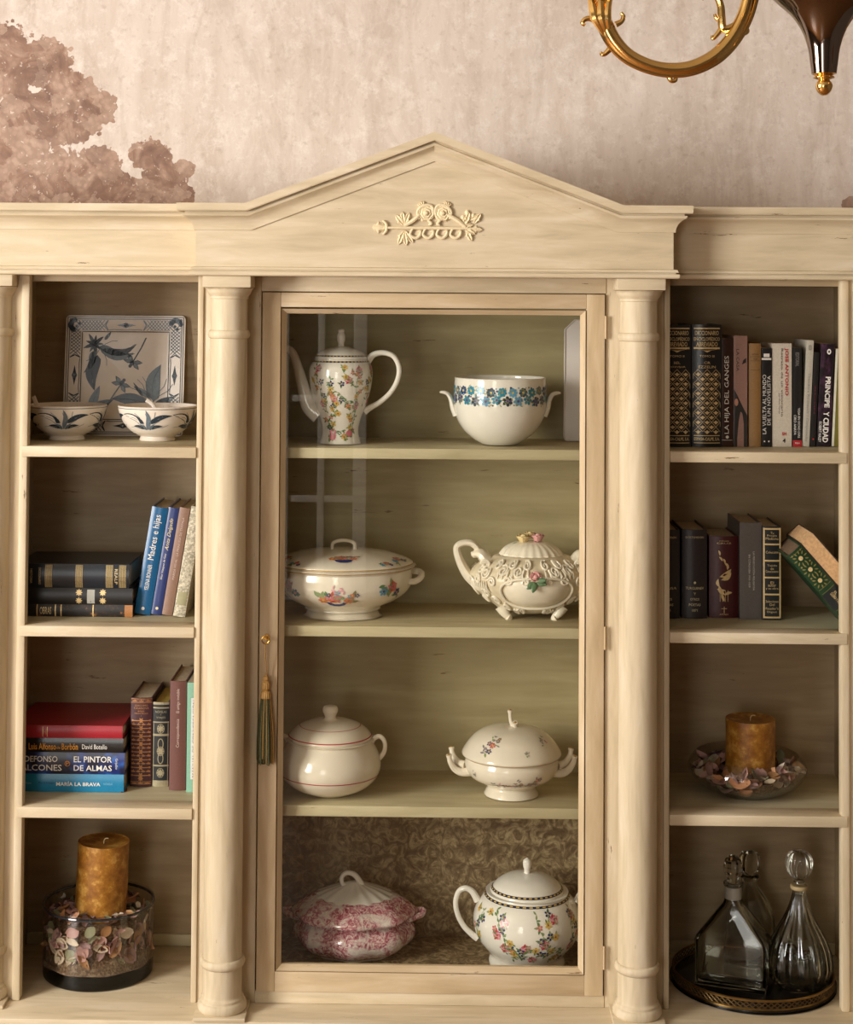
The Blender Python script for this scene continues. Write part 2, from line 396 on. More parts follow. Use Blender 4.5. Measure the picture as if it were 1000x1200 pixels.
# ------------------------------------------------------------------ cabinets
ZB = .163; ZV = .19                                   # top of the base board
SH = (1.262, .897, .531); ST = .022        # undersides of the shelves, thickness
def sbox(sg, x0, x1, *r, **k): return bx(min(sg*x0, sg*x1), max(sg*x0, sg*x1), *r, **k)
base = thing('base_cabinet', 'cream painted low base board running under all the shelves', 'base')
mesh_obj('worktop', bx(-1.04, 1.04, -.088, .325, .140, ZB, .003), PX, base)
mesh_obj('lower_board', bx(-1.045, 1.045, -.098, .325, .11, .1395, .003), PX, base)
mesh_obj('plinth', bx(-1.02, 1.02, -.075, .32, 0, .1098), PX, base)

CORN = [(-.03, 0), (.004, 0), (.004, .004), (.0055, .010), (.0085, .0165), (.014, .0225), (.0225, .0275), (.0235, .0295), (.0245, .0325), (.0245, .0325), (.0195, .033), (.0195, .0365), (.033, .0368), (.0345, .039), (.0345, .0525), (-.03, .0525)]
def sweep(rings, mat, name, parent, caps=True):
    bm = NB(); R = [[bm.verts.new(p) for p in r] for r in rings]
    for A, B in zip(R, R[1:]):
        for k in range(len(A)): k2 = (k+1) % len(A); bm.faces.new((A[k], A[k2], B[k2], B[k]))
    if caps: bm.faces.new(R[0][::-1]); bm.faces.new(R[-1])
    return mesh_obj(name, bm, mat, parent, True, None, 25)
def column(parent, x, y):
    r = .0385
    c = Lathe([(.0, .1705), (.046, .1705), (.046, .1705), (.0485, .174), (.049, .180), (.047, .187), (.0435, .190), (.0435, .1945), (.0415, .1965), (.0395, .199), (.0392, .203), (.0392, .203),
               (.039, .255), (.039, .255), (.0415, .256), (.0445, .2605), (.045, .266), (.043, .2715), (.0395, .2735), (.0388, .277), (r, .32), (r, .32), (.0382, .9), (.0375, 1.508), (.0375, 1.508), (.0405, 1.5095), (.0425, 1.5145), (.0425, 1.519), (.0405, 1.524), (.0375, 1.5255), (.0375, 1.5255),
               (.0372, 1.588), (.0372, 1.588), (.039, 1.589), (.039, 1.5925), (.0395, 1.594), (.044, 1.600), (.0465, 1.607), (.0465, 1.611), (.0, 1.611)], 3)
    o = mesh_obj('column', c.mesh(40), PZ, parent, True, (x, y, 0), 40)
    # cap and foot slabs are stepped blocks, bevelled like worn wood
    mesh_obj('abacus', bx(-.0485, .0485, -.0485, .044, 1.611, 1.6345, .002), PX, o)
    mesh_obj('plinth_block', bx(-.0515, .0515, -.0515, .044, ZB, .1705, .0015), PX, o)
    return o

dc = thing('display_cabinet', 'cream painted display cabinet with gabled top and single glazed door', 'cabinet')
def cornice_center():
    al = math.atan(.383); tt = math.tan(al/2); ta = math.tan(al); xk, xe, yf, z0, yb = .366, .4785, -.085, 1.7265, .30
    R = []
    R.append([(-xe-o, yb, z0+h) for o, h in CORN]); R.append([(-xe-o, yf-o, z0+h) for o, h in CORN]); R.append([(-xk-h*tt, yf-o, z0+h) for o, h in CORN])
    R.append([(0, yf-o, z0+h+(xk+h*tt)*ta) for o, h in CORN])
    R.append([(xk+h*tt, yf-o, z0+h) for o, h in CORN]); R.append([(xe+o, yf-o, z0+h) for o, h in CORN]); R.append([(xe+o, yb, z0+h) for o, h in CORN])
    sweep(R, PX, 'cornice', dc)
cornice_center()
ped = mesh_obj('pediment_board', prism(NB(), [(-.4785, 1.652), (.4785, 1.652), (.4785, 1.743), (.371, 1.743), (0, 1.884), (-.371, 1.743), (-.4785, 1.743)], -.085, .29), PX, dc, False)
MOLD = [(-.03, 0), (.0085, 0), (.011, .002), (.011, .0085), (.0045, .009), (.0045, .0115), (.009, .012), (.007, .0175), (.001, .0185), (-.03, .0185)]
sweep([[(-.4785-o, .29, 1.6345+h) for o, h in MOLD], [(-.4785-o, -.085-o, 1.6345+h) for o, h in MOLD], [(.4785+o, -.085-o, 1.6345+h) for o, h in MOLD], [(.4785+o, .29, 1.6345+h) for o, h in MOLD]], PX, 'architrave_moulding', dc)
mesh_obj('top_board', bx(-.478, .478, -.085, .29, 1.635, 1.652), PX, dc, False)
mesh_obj('back_panel', bx(-.372, .372, .302, .312, ZB, 1.635), VX, dc, False)
for sg in (-1, 1):
    mesh_obj('side_panel', sbox(sg, .3545, .372, .022, .302, ZB, 1.635), IZ, dc, False)
    mesh_obj('stile', sbox(sg, .3535, .472, .003, .022, ZB, 1.635, .0015), PZ, dc)
    mesh_obj('edge_strip', sbox(sg, .472, .4835, -.002, .022, ZB+.0, 1.635, .002), PZ, dc)
    column(dc, sg*.4145, -.041)
mesh_obj('top_rail', bx(-.3535, .3535, .001, .022, 1.604, 1.635, .0015), PX, dc)
for z in SH: mesh_obj('shelf', bx(-.3545, .3545, .033, .302, z-.002, z-.002+ST, .0018), SX, dc)
def lining_mat():
    k = N('brown_brocade_paper'); v = k.coord()
    f = k.noise(v, 34, 6, .7, 2.2); c = k.ramp(f, [(.36, '5e4a32'), (.48, '7d684a'), (.56, 'a08c68'), (.66, 'b9a782')])
    wv = k.n('ShaderNodeTexWave', wave_type='BANDS', bands_direction='Z', i={'Scale': 7.0, 'Distortion': 6.0, 'Detail': 4.0, 'Detail Scale': 3.0}); k.l(v, wv.inputs['Vector'])
    c = k.mix(k.ramp(wv.outputs['Fac'], [(.5, 0.0), (.9, .4)]), c, '5c4630')
    k.l(c, k.b.inputs['Base Color']); k.set(rough=.7); return k.m
LIN = lining_mat()
mesh_obj('lining', bx(-.354, .354, .299, .302, ZV, SH[2]-.002), LIN, dc, False)
mesh_obj('floor_lining', bx(-.3535, .3535, .03, .299, ZV, ZV+.001), LIN, dc, False)
mesh_obj('bottom_board', bx(-.3535, .3535, .0225, .302, ZB+.0005, ZV), SX, dc, False)
mesh_obj('bottom_rail', bx(-.3535, .3535, .001, .022, ZB+.0005, .1875, .0015), PX, dc)

# door
door = sub('door', dc)
DY0, DY1 = -.004, .018
dz0, dz1 = .1885, 1.602
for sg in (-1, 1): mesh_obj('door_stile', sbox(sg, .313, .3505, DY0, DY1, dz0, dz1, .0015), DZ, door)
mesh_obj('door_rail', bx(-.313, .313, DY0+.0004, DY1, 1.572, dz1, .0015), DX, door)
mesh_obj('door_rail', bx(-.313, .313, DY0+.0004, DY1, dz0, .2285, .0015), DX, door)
def bead(p0, p1):
    pass
gx, gz0, gz1, wd = .301, .241, 1.559, .0125
def quadbead(a, b, c, d):       # a-b outer edge on the face, c-d inner edge at the glass
    bm = NB(); A = [bm.verts.new((x, DY0-.002, z)) for x, z in (a, b)]; I = [bm.verts.new((x, DY0+.009, z)) for x, z in (c, d)]
    I2 = [bm.verts.new((x, DY1-.004, z)) for x, z in (c, d)]; B = [bm.verts.new((x, DY1-.004, z)) for x, z in (a, b)]
    bm.faces.new((A[0], A[1], I[0], I[1])); bm.faces.new((I[1], I[0], I2[0], I2[1])); bm.faces.new((B[0], B[1], A[1], A[0])); bm.faces.new((I2[1], I2[0], B[1], B[0]))
    bm.faces.new((A[0], I[1], I2[1], B[0])); bm.faces.new((A[1], B[1], I2[0], I[0]))
    return bm
ow = wd - .0028; o_, i_ = (gx+ow, gz0-ow, gz1+ow), (gx, gz0, gz1)
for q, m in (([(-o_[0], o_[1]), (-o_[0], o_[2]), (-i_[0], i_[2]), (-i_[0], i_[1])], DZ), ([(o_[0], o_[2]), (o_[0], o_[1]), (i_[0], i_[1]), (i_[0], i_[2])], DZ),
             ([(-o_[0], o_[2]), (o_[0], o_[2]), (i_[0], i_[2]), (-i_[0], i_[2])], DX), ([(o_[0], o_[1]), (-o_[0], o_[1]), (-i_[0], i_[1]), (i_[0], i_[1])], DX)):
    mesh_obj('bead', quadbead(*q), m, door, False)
mesh_obj('pane', bx(-.306, .306, .0085, .0115, .236, 1.564), PANE, door, False)
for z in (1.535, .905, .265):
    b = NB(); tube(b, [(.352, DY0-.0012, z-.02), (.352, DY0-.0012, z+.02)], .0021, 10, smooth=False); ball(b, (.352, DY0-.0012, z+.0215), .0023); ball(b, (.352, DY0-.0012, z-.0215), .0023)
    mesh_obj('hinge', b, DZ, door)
BRASS = M('aged_brass', 'b98a3e', .28, 1, .15, 40)
GOLD = M('polished_gold', 'efc67c', .16, 1, .06, 20)
GILT = M('gilt_print', 'e0c48c', .4, .25, .15, 300)
b = NB(); tube(b, [(-.335, DY0+.001, .900), (-.335, DY0-.0015, .900)], .006, 14, smooth=False)
mesh_obj('lock_escutcheon', b, BRASS, door)

# carved applique on the pediment
def ornament():
    Yo = -.0855
    PA = M('cream_carving_paint', 'e6d4ae', .6, 0, .08, 90)
    root = sub('carved_ornament', dc)
    def w(px, py): p = at(px, py, Yo); return Vector((p.x, Yo, p.z))
    s = mpp(Yo)
    def leafpiece(px, py, ang, L, W, nm='leaf'):
        bm = NB(); c = w(px, py); n = 7
        for i in range(n+1):
            t = i/n; half = W*s*.5*(sin(pi*t)**.7)*(1+.25*sin(t*18)); x = L*s*t
            for j, (yy, hh) in enumerate(((-1, .0), (-.5, .6), (0, .35), (.5, .6), (1, .0))):
                q = rot2([(x, yy*half)], ang)[0]; bm.verts.new((c.x+q[0], Yo-.006*hh*(.5+sin(pi*t))-.0005, c.z+q[1]))
        bm.verts.ensure_lookup_table(); V = bm.verts
        for i in range(n):
            for j in range(4): bm.faces.new((V[i*5+j], V[i*5+j+1], V[i*5+5+j+1], V[i*5+5+j]))
        mesh_obj(nm, bm, PA, root)
    def cord(pts, r, nm='ribbon'):
        bm = NB(); tube(bm, [w(*p) + Vector((0, -.002 - r*s*.4, 0)) for p in pts], [r*s*.7, r*s, r*s, r*s*.6], 8, 5); mesh_obj(nm, bm, PA, root)
    cord([(450, 267), (480, 267), (520, 267.5), (558, 268)], 1.9, 'rod')
    leafpiece(436, 266.5, 0, 18, 12, 'arrow_tip')
    cord([(449, 258.5), (453, 263), (453, 270), (449, 275)], 1.8, 'barb')
    for a in (pi*.55, pi*.72, pi*.38): leafpiece(474, 264, a, 16, 8)
    for a in (-pi*.45, -pi*.62, -pi*.3): leafpiece(474, 270, a, 18, 8)
    cord([(474, 265), (484, 259), (492, 252)], 2.6, 'stem'); cord([(524, 252), (534, 257), (546, 266)], 2.6, 'stem')
    for cx, fl in ((499.5, 1), (519, -1)):
        bm = NB(); c = w(cx, 250)
        L = Lathe([(0, -.0005), (9.5*s, -.0005), (9.5*s, .002), (8.2*s, .006), (6.8*s, .0045), (5*s, .007), (3.5*s, .006), (1.8*s, .0105), (0, .011)], 2, mod=lambda a, z: 1+.07*cos(7*a))
        L.mesh(28, bm)
        for v in bm.verts: v.co = Vector((c.x + v.co.x, Yo - v.co.z, c.z - v.co.y))
        mesh_obj('rosette', bm, PA, root)
        cord([(cx-8*fl, 257), (cx-10*fl, 248), (cx-3*fl, 241), (cx+6*fl, 241.5), (cx+9*fl, 249), (cx+6*fl, 257)], 1.8, 'petal_rim')
        cord([(cx+2*fl, 258), (cx+6*fl, 262), (cx+3*fl, 264)], 1.8)
        for k in range(3): leafpiece(cx-4*fl, 243, pi/2 + fl*(.9-.5*k), 7.5, 5)
    for x in (484, 499, 515, 531): cord([(x, 268), (x-3, 275), (x+3, 279), (x+8, 276), (x+9, 271), (x+6, 272)], 1.9)
    for cx, cy, a in ((541, 266, .2), (541, 264, .75), (546, 262, 1.25), (550, 258, .4), (545, 268, -.5), (552, 268, -.1), (547, 270, -1.1), (556, 262, 1.0)): leafpiece(cx, cy, a, 14, 8)
    for x, y in ((548, 249), (555, 253), (543, 255)): 
        bm = NB(); ball(bm, w(x, y), 3.2*s, 8, 6, (1, .9, 1)); mesh_obj('bud', bm, PA, root)
ornament()

def bookcase(sg):
    bc = thing('bookcase', 'cream painted open bookcase %s' % ('left of the display cabinet, with books, bowls and candle' if sg < 0 else 'right of the display cabinet, with books and decanters'), 'bookcase', group='open bookcases')
    def m(x0, x1, *r, **k): return sbox(sg, x0, x1, *r, **k)
    mesh_obj('back_panel', m(.452, .888, .302, .312, ZB, 1.635), IX, bc, False)
    mesh_obj('side_panel', m(.440, .452, .0225, .302, ZB, 1.635), IZ, bc, False)
    mesh_obj('side_panel', m(.888, .90, .0225, .302, ZB, 1.635), IZ, bc, False)
    mesh_obj('edge_strip', m(.8305, .847, -.004, .022, ZB, 1.635, .003), PZ, bc)
    mesh_obj('stile', m(.847, .99, .003, .022, ZB, 1.635, .0015), PZ, bc)
    mesh_obj('end_panel', m(.99, 1.002, .003, .302, ZB, 1.635), PZ, bc)
    for z in SH:
        b = m(.4836, .842, -.007, .05, z, z+ST, .002); mesh_obj('shelf_edge', b, PX, bc)
        mesh_obj('shelf', m(.4525, .8875, .023, .302, z+.0004, z+ST-.0004), SX, bc)
    mesh_obj('skirting', m(.4525, .8875, .294, .302, ZB+.0005, .189, .002), SX, bc)
    mesh_obj('top_board', m(.4836, 1.0, .022, .302, 1.622, 1.635), IX, bc, False)
    mesh_obj('frieze', m(.4836, 1.0, -.012, .29, 1.6352, 1.745), PX, bc, False)
    R = [[(sg*x, -.012-o, 1.728+h) for o, h in CORN] for x in (.4835, 1.0)]
    R[1] = [(sg*(1.0+o), -.012-o, 1.728+h) for o, h in CORN]; R.append([(sg*(1.0+o), .29, 1.728+h) for o, h in CORN])
    sweep(R, PX, 'cornice', bc)
    R = [[(sg*.4835, -.012-o, 1.6345+h) for o, h in MOLD], [(sg*(1.0+o), -.012-o, 1.6345+h) for o, h in MOLD], [(sg*(1.0+o), .29, 1.6345+h) for o, h in MOLD]]
    sweep(R, PX, 'architrave_moulding', bc)
    column(bc, sg*.905, .004)
    return bc
bookcase(-1); bookcase(1)
# ------------------------------------------------------------------ porcelain
PORC = M('white_porcelain', 'ece7de', .12, 0, .02, 30, .4)
CREAMW = M('cream_earthenware', 'e6dccb', .16, 0, .03, 30, .3)
STONEW = M('pale_stoneware', 'e3d6c6', .33, 0, .04, 40, .0)
INK = {n: M('ink_' + n, c, .25, 0, .12, 200) for n, c in dict(blue='22366f', sky='5f9cc0', teal='2f86a0', navy='1d2743', red='b33a44', rose='cf6f7c', pink='dba1a8', orange='d07848', rust='b5503a', yellow='d9b65c', gold='b08a48', green='5f8350', sage='8c9c6c', olive='8a8250', grey='8d8788', slate='2f3b45', steel='68757e', violet='5a4a78', black='25232a', brown='7c5c40', line='b5333f', white='f2ede4').items()}
S1, S2, S3 = SH[0]+ST, SH[1]+ST, SH[2]+ST
class Stand:
    def __init__(s, cx, yfront, rpx, zs, sy=1.0):
        g = ground(cx, yfront, zs); k = mpp(g.y); s.Y = g.y + rpx*k*sy; s.s = mpp(s.Y); s.cx = cx
        y0 = proj((g.x, s.Y, zs))[1]; p = at(cx, y0, s.Y); s.loc = Vector((p.x, s.Y, zs)); s.y0 = y0
    def x(s, px): return (px - s.cx) * s.s
    def z(s, py): return max(0, (s.y0 - py) * s.s)
    def prof(s, L): return [(r * s.s, s.z(y)) for r, y in L]
    def P(s, px, py, y=0): return (s.x(px), y, s.z(py))
def flower(D, x, y, R, n, pm, cm, ring=None, a0=0):
    for k in range(n):
        a = a0 + 2*pi*k/n; D.poly(rot2(disc(R*.36, 7, R*.6, 0, R*.30), a, x, y), pm)
    if ring: D.poly(disc(R*.55, 9, x, y), ring)
    D.poly(disc(R*.26, 7, x, y), cm)
def rosep(D, x, y, R, dark, mid, light):
    D.poly(disc(R, 10, x, y), mid)
    for k in range(5): D.poly(rot2(lens(R*1.1, R*.4), 2*pi*k/5, x + R*.45*cos(2*pi*k/5+1.3), y + R*.45*sin(2*pi*k/5+1.3)), dark if k % 2 else light)
    D.poly(disc(R*.45, 8, x, y), light); D.poly(disc(R*.25, 7, x+R*.08, y), dark)
def leafp(D, x, y, L, a, m, W=.42): D.poly(rot2(lens(L, L*W, 4), a, x, y), m)
def spray(L, parent, a0, z0, seed, size, n, pal, spread, name='painted_flowers', lift=.0006):
    """a hanging garland of small printed flowers and leaves around (a0, z0)"""
    D = Decal(on_lathe(L, a0, z0, lift)); rnd = random.Random(seed)
    path = [(spread[0]*.6*sin(t*3+seed), -spread[1]*.5 + spread[1]*t) for t in [i/7 for i in range(8)]]
    D.strip(path, size*.05, INK['green'])
    for x, y in path:
        for k in range(2): leafp(D, x, y, size*rnd.uniform(.4, .65), rnd.uniform(0, 6.3), INK[rnd.choice(('green', 'sage', 'green'))])
    for k in range(n):
        x = rnd.uniform(-1, 1)*spread[0]; y = (-.5 + (k+.5)/n + rnd.uniform(-.08, .08))*spread[1]; c = pal[k % len(pal)]
        leafp(D, x, y, size*.75, rnd.uniform(0, 6.3), INK['green'], .36); leafp(D, x, y, size*.75, rnd.uniform(0, 6.3), INK['sage'], .36)
        if c == 'R': rosep(D, x, y, size*.55, INK['red'], INK['rose'], INK['pink'])
        elif c == 'B': flower(D, x, y, size*.5, 5, INK['blue'], INK['yellow'], None, rnd.random())
        elif c == 'Y': flower(D, x, y, size*.5, 6, INK['yellow'], INK['rust'], None, rnd.random())
        elif c == 'O': flower(D, x, y, size*.45, 5, INK['orange'], INK['yellow'], None, rnd.random())
        elif c == 'P': flower(D, x, y, size*.4, 5, INK['rose'], INK['yellow'], None, rnd.random())
    return D.done(name, parent)
def ringband(L, z, wd, mat, name, parent, seg=72, off=.0005, dash=None):
    D = Decal(lambda a, v: L.pt(a, v, off)); v = L.vz(z)
    for k in range(seg):
        if dash and k % dash: continue
        a, b_ = 2*pi*k/seg, 2*pi*(k+1)/seg; D.poly([(a, v-wd/2), (b_, v-wd/2), (b_, v+wd/2), (a, v+wd/2)], mat)
    return D.done(name, parent)
def handle(st, pts, r, parent, mat, name='handle', flat=1.0, y=0):
    b = NB(); tube(b, [st.P(px, py, y) for px, py in pts], [q*st.s for q in r] if hasattr(r, '__len__') else r*st.s, 10, 6, flat=flat); return mesh_obj(name, b, mat, parent)

def coffee_pot():
    st = Stand(399, 521, 25, S1); t = thing('coffee_pot', 'tall white porcelain coffee pot with flower garlands and long spout', 'coffee pot', st.loc)
    L = Lathe(st.prof([(0, 521), (24.5, 521), (24.5, 521), (23.5, 517), (21.5, 509), (21.3, 501), (24, 490), (28.5, 478), (33, 465), (36, 452), (37.3, 438), (36.3, 430), (33, 424), (31, 421.5), (30.5, 420.5), (0, 420)]), 5)
    mesh_obj('body', L.mesh(56), PORC, t)
    lid = Lathe(st.prof([(30.8, 422), (31, 420), (30, 418), (28, 415), (22, 411), (14, 408), (6, 406.5), (4, 406), (3.6, 403), (4.8, 399), (5, 394), (3.6, 390), (4.2, 388.5), (3.5, 386.5), (0, 385)]), 4)
    lo = mesh_obj('lid', lid.mesh(48), PORC, t)
    ringband(lid, st.z(417.0), .0035, INK['navy'], 'band', lo); ringband(lid, st.z(417.0), .0016, INK['yellow'], 'band', lo, 90, .0009, 2)
    ringband(L, st.z(423.5), .004, INK['navy'], 'band', t); ringband(L, st.z(423.5), .002, INK['yellow'], 'band', t, 90, .0009, 2)
    b = NB(); s = st.s
    tube(b, [st.P(374, 487), st.P(362, 476), st.P(356, 458), st.P(350, 436), st.P(344, 418), st.P(339, 411), st.P(334.5, 409.5)], [11*s, 9.5*s, 7.5*s, 6*s, 4.8*s, 4.4*s, 3.6*s], 14, 6, flat=.85); mesh_obj('spout', b, PORC, t)
    handle(st, [(430, 424), (437, 416), (449, 413.5), (461, 418), (467, 431), (465, 446), (457, 460), (445, 471), (433, 478), (427, 483)], [4.5, 3.2, 3, 3, 3.2, 4], t, PORC)
    for a, z, sd, n, pal, sp in ((-.80, 452, 1, 8, 'RYBOBYP', (.016, .10)), (-.42, 462, 11, 6, 'YBROYB', (.015, .07)), (.30, 440, 2, 6, 'BRYOPY', (.022, .04)), (.72, 455, 3, 8, 'RBYOYYP', (.016, .09)), (.58, 485, 13, 5, 'YOYPO', (.012, .06)), (-.35, 492, 4, 5, 'BYOPY', (.018, .04)), (1.15, 450, 5, 7, 'RPYBYO', (.016, .08)), (.05, 466, 7, 4, 'YBOB', (.022, .03)), (-.2, 508, 17, 3, 'RPR', (.024, .018)), (.5, 507, 18, 3, 'YRP', (.016, .02)), (2.3, 455, 8, 8, 'RYBOBYP', (.014, .09)), (-2.2, 455, 9, 8, 'RYBOBYP', (.014, .09))):
        spray(L, t, a, st.z(z), sd, .0135, n, pal, sp)
coffee_pot()

def blue_band_pot():
    st = Stand(586, 522, 20, S1); t = thing('serving_pot', 'open white porcelain pot with a band of blue flowers', 'pot', st.loc); s = st.s
    out = [(0, 522), (20.5, 522), (20.5, 522), (22, 519.5), (31, 514), (41, 505.5), (49, 494), (53.3, 481), (54.3, 468), (54, 456), (53.2, 446), (53.4, 443), (53.4, 443), (52, 442.6), (51.4, 446), (52, 460), (51, 478), (44, 495), (30, 511), (0, 517)]
    L = Lathe(st.prof(out), 4); mesh_obj('body', L.mesh(64), PORC, t)
    for sg in (-1, 1):
        b = NB(); tube(b, [(sg*51*s, 0, st.z(487)), (sg*54.5*s, 0, st.z(478)), (sg*57*s, 0, st.z(469)), (sg*61*s, 0, st.z(462.5)), (sg*66*s, 0, st.z(460.5)), (sg*70.5*s, 0, st.z(460.5))], [4.5*s, 4.2*s, 3.2*s, 2.6*s, 2.2*s, 1.2*s], 10, 5, flat=2.6)
        mesh_obj('handle', b, PORC, t)
    D = Decal(lambda a, v: L.pt(a / (.097), L.vz(st.z(462)) + v, .0006)); rnd = random.Random(3)
    Lc = 2*pi*.097; n = 27
    cols = ('teal', 'sky', 'slate', 'teal', 'steel', 'blue')
    for k in range(n):
        x = Lc*k/n
        flower(D, x, .010 + rnd.uniform(-.003, .003), .0105, 8, INK[cols[k % 6]], INK['yellow'], INK['sky'] if k % 3 else INK['teal'], rnd.random())
        flower(D, x + Lc/n*.5, -.009 + rnd.uniform(-.003, .003), .0115, 6, INK[cols[(k*5+2) % 6]], INK['violet'], INK['steel'] if k % 2 else None, rnd.random())
        for q in range(16):
            xx, yy = x + rnd.uniform(-.5, .5)*Lc/n, rnd.uniform(-.019, .019)
            if q < 8: D.poly(disc(rnd.uniform(.0012, .0028), 7, xx, yy), INK[rnd.choice(('olive', 'teal', 'violet', 'slate', 'sky'))])
            else: leafp(D, xx, yy, .007, rnd.uniform(0, 6.3), INK[rnd.choice(('olive', 'sage'))], .3)
    D.done('flower_band', t)
blue_band_pot()

def tall_tray():
    g = ground(672, 518, S1); Y = .235; s = mpp(Y); p = at(661.5, 450, Y)
    t = thing('serving_tray', 'pale lilac white tray standing on end in top right corner of display cabinet', 'tray', (p.x, Y, S1), (radians(-5), 0, radians(-8)))
    h = (515-372)*s*.985; w_ = .062; c = .021
    poly = [(.006, 0), (w_, 0), (w_, h), (c, h), (0, h-c), (0, .008), (.002, .002)]
    LIL = M('lilac_white_glaze', 'd3cac8', .35, 0, .03, 20)
    b = prism(NB(), poly, 0, .006); mesh_obj('plate', b, LIL, t, False)
    b = NB(); tube(b, [(x, -.001, z) for x, z in poly], .0018, 6, smooth=False, closed=True); mesh_obj('rim', b, LIL, t)
tall_tray()

def oval_tureen():
    sy = .86; st = Stand(401.5, 727.5, 47, S2, sy); t = thing('oval_tureen', 'lidded oval white tureen with flower baskets and gold rim line', 'tureen', st.loc); s = st.s
    lobe = lambda a, z: 1 + .012*cos(8*a)
    L = Lathe(st.prof([(0, 712), (44, 712), (44, 712), (45, 709), (60, 702), (72, 694), (78.5, 685), (80, 675), (79, 666), (78.5, 660), (0, 659)]), 4, 1, sy, lobe)
    mesh_obj('body', L.mesh(72), CREAMW, t)
    def foot(a, z): return 1 + .012*cos(8*a)
    Lf = Lathe(st.prof([(39, 713), (41, 715), (43, 719), (46.5, 722.5), (47, 724), (47, 724), (43, 724), (38, 716)]), 3, 1, sy, foot); mesh_obj('foot', Lf.mesh(64), CREAMW, t)
    for k in range(8):
        a = 2*pi*(k+.5)/8; b = NB(); rr = 44.8*s
        pl = []
        for q in range(7): aa = a + (q-3)/3*.24; pl.append((aa, rr))
        R = []
        for zz, rad in ((st.z(720), 46.5*s), (0, 47*s)):
            R.append([b.verts.new((rad*sin(aa), -rad*cos(aa)*sy, zz)) for aa, _ in pl] + [b.verts.new(((rad-.006)*sin(aa), -(rad-.006)*cos(aa)*sy, zz)) for aa, _ in pl[::-1]])
        for i in range(14): b.faces.new((R[0][i], R[0][(i+1) % 14], R[1][(i+1) % 14], R[1][i]))
        b.faces.new(R[1]); b.faces.new(R[0][::-1]); mesh_obj('foot_pad', b, CREAMW, t)
    lid = Lathe(st.prof([(78, 661), (80.5, 660), (81, 658.5), (79, 656.5), (70, 652.5), (55, 648.5), (35, 645.5), (15, 644.2), (0, 644)]), 4, 1, sy, lobe)
    lo = mesh_obj('lid', lid.mesh(72), CREAMW, t)
    b = NB(); tube(b, [st.P(389, 648), st.P(389, 640), st.P(390.5, 637), st.P(396, 634.7), st.P(403, 634), st.P(410, 635), st.P(414.5, 637.5), st.P(415.5, 640.5), st.P(415.5, 648)], 2.3*s, 8, 4, flat=1.5); mesh_obj('handle', b, CREAMW, lo)
    for sg in (-1, 1):
        b = NB(); X = lambda r: sg*r*s
        tube(b, [(X(76), -.022, st.z(679)), (X(84), -.022, st.z(679)), (X(90), -.016, st.z(676)), (X(92), 0, st.z(673)), (X(90), .016, st.z(671.5)), (X(84), .022, st.z(671)), (X(76), .022, st.z(671))], 3.6*s, 8, 5, flat=1.1)
        mesh_obj('side_handle', b, CREAMW, t)
    ringband(L, st.z(662.5), .0014, INK['gold'], 'gold_line', t, 96, .0012)
    ringband(lid, st.z(659), .0012, INK['gold'], 'gold_line', lo, 96, .0012)
    def basket(Lx, a, z, k, par, sd):
        D = Decal(on_lathe(Lx, a, z, .0012)); rnd = random.Random(sd)
        D.poly([(-.014*k, 0), (.014*k, 0), (.010*k, -.007*k), (.004*k, -.010*k), (-.004*k, -.010*k), (-.010*k, -.007*k)], INK['blue'])
        D.strip([(-.014*k, -.001), (.014*k, -.001)], .0025*k, INK['gold'])
        for i in range(12): leafp(D, rnd.uniform(-.022, .022)*k, rnd.uniform(.0, .01)*k, .011*k, rnd.uniform(.2, 2.9), INK[rnd.choice(('green', 'sage', 'olive'))])
        rosep(D, -.003*k, .008*k, .0085*k, INK['rust'], INK['orange'], INK['rose']); flower(D, -.017*k, .004*k, .007*k, 6, INK['orange'], INK['yellow']); flower(D, .015*k, .004*k, .007*k, 6, INK['orange'], INK['rust'])
        for i in range(6): flower(D, rnd.uniform(-.024, .026)*k, rnd.uniform(.008, .017)*k, .0035*k, 5, INK[rnd.choice(('sky', 'blue', 'orange'))], INK['yellow'])
        D.done('flower_basket', par)
    def posy(Lx, a, z, k, par, sd):
        D = Decal(on_lathe(Lx, a, z, .0012)); rnd = random.Random(sd)
        for i in range(10): leafp(D, rnd.uniform(-.016, .016)*k, rnd.uniform(-.008, .008)*k, .009*k, rnd.uniform(0, 6.3), INK[rnd.choice(('green', 'sage', 'olive'))])
        rosep(D, .002*k, .004*k, .0065*k, INK['rust'], INK['orange'], INK['rose']); flower(D, -.011*k, -.001, .0065*k, 6, INK['sky'], INK['blue']); flower(D, .012*k, -.004*k, .006*k, 6, INK['blue'], INK['orange'])
        D.done('painted_flowers', par)
    basket(L, -.05, st.z(695), 1.6, t, 1); basket(lid, .06, st.z(649.5), 1.45, lo, 2)
    D = Decal(on_lathe(L, -.02, st.z(681), .0012))
    for k in range(9): D.poly(rot2(lens(.009, .004, 4), k*1.3, -.014 + .0035*k, .003*sin(k*2.)), INK['pink'])
    D.done('pink_ribbon', t)
    for i, (a, z) in enumerate(((.80, 683), (-.85, 683), (2.6, 683), (-2.6, 683))): posy(L, a, st.z(z), 1.75, t, 10+i)
    for i, (a, z, k) in enumerate(((-.75, 654.5, .9), (.75, 654.5, .9), (1.15, 653, 1.4), (-1.2, 653, 1.3), (3.0, 653, 1))): posy(lid, a, st.z(z), k, lo, 20+i)
oval_tureen()

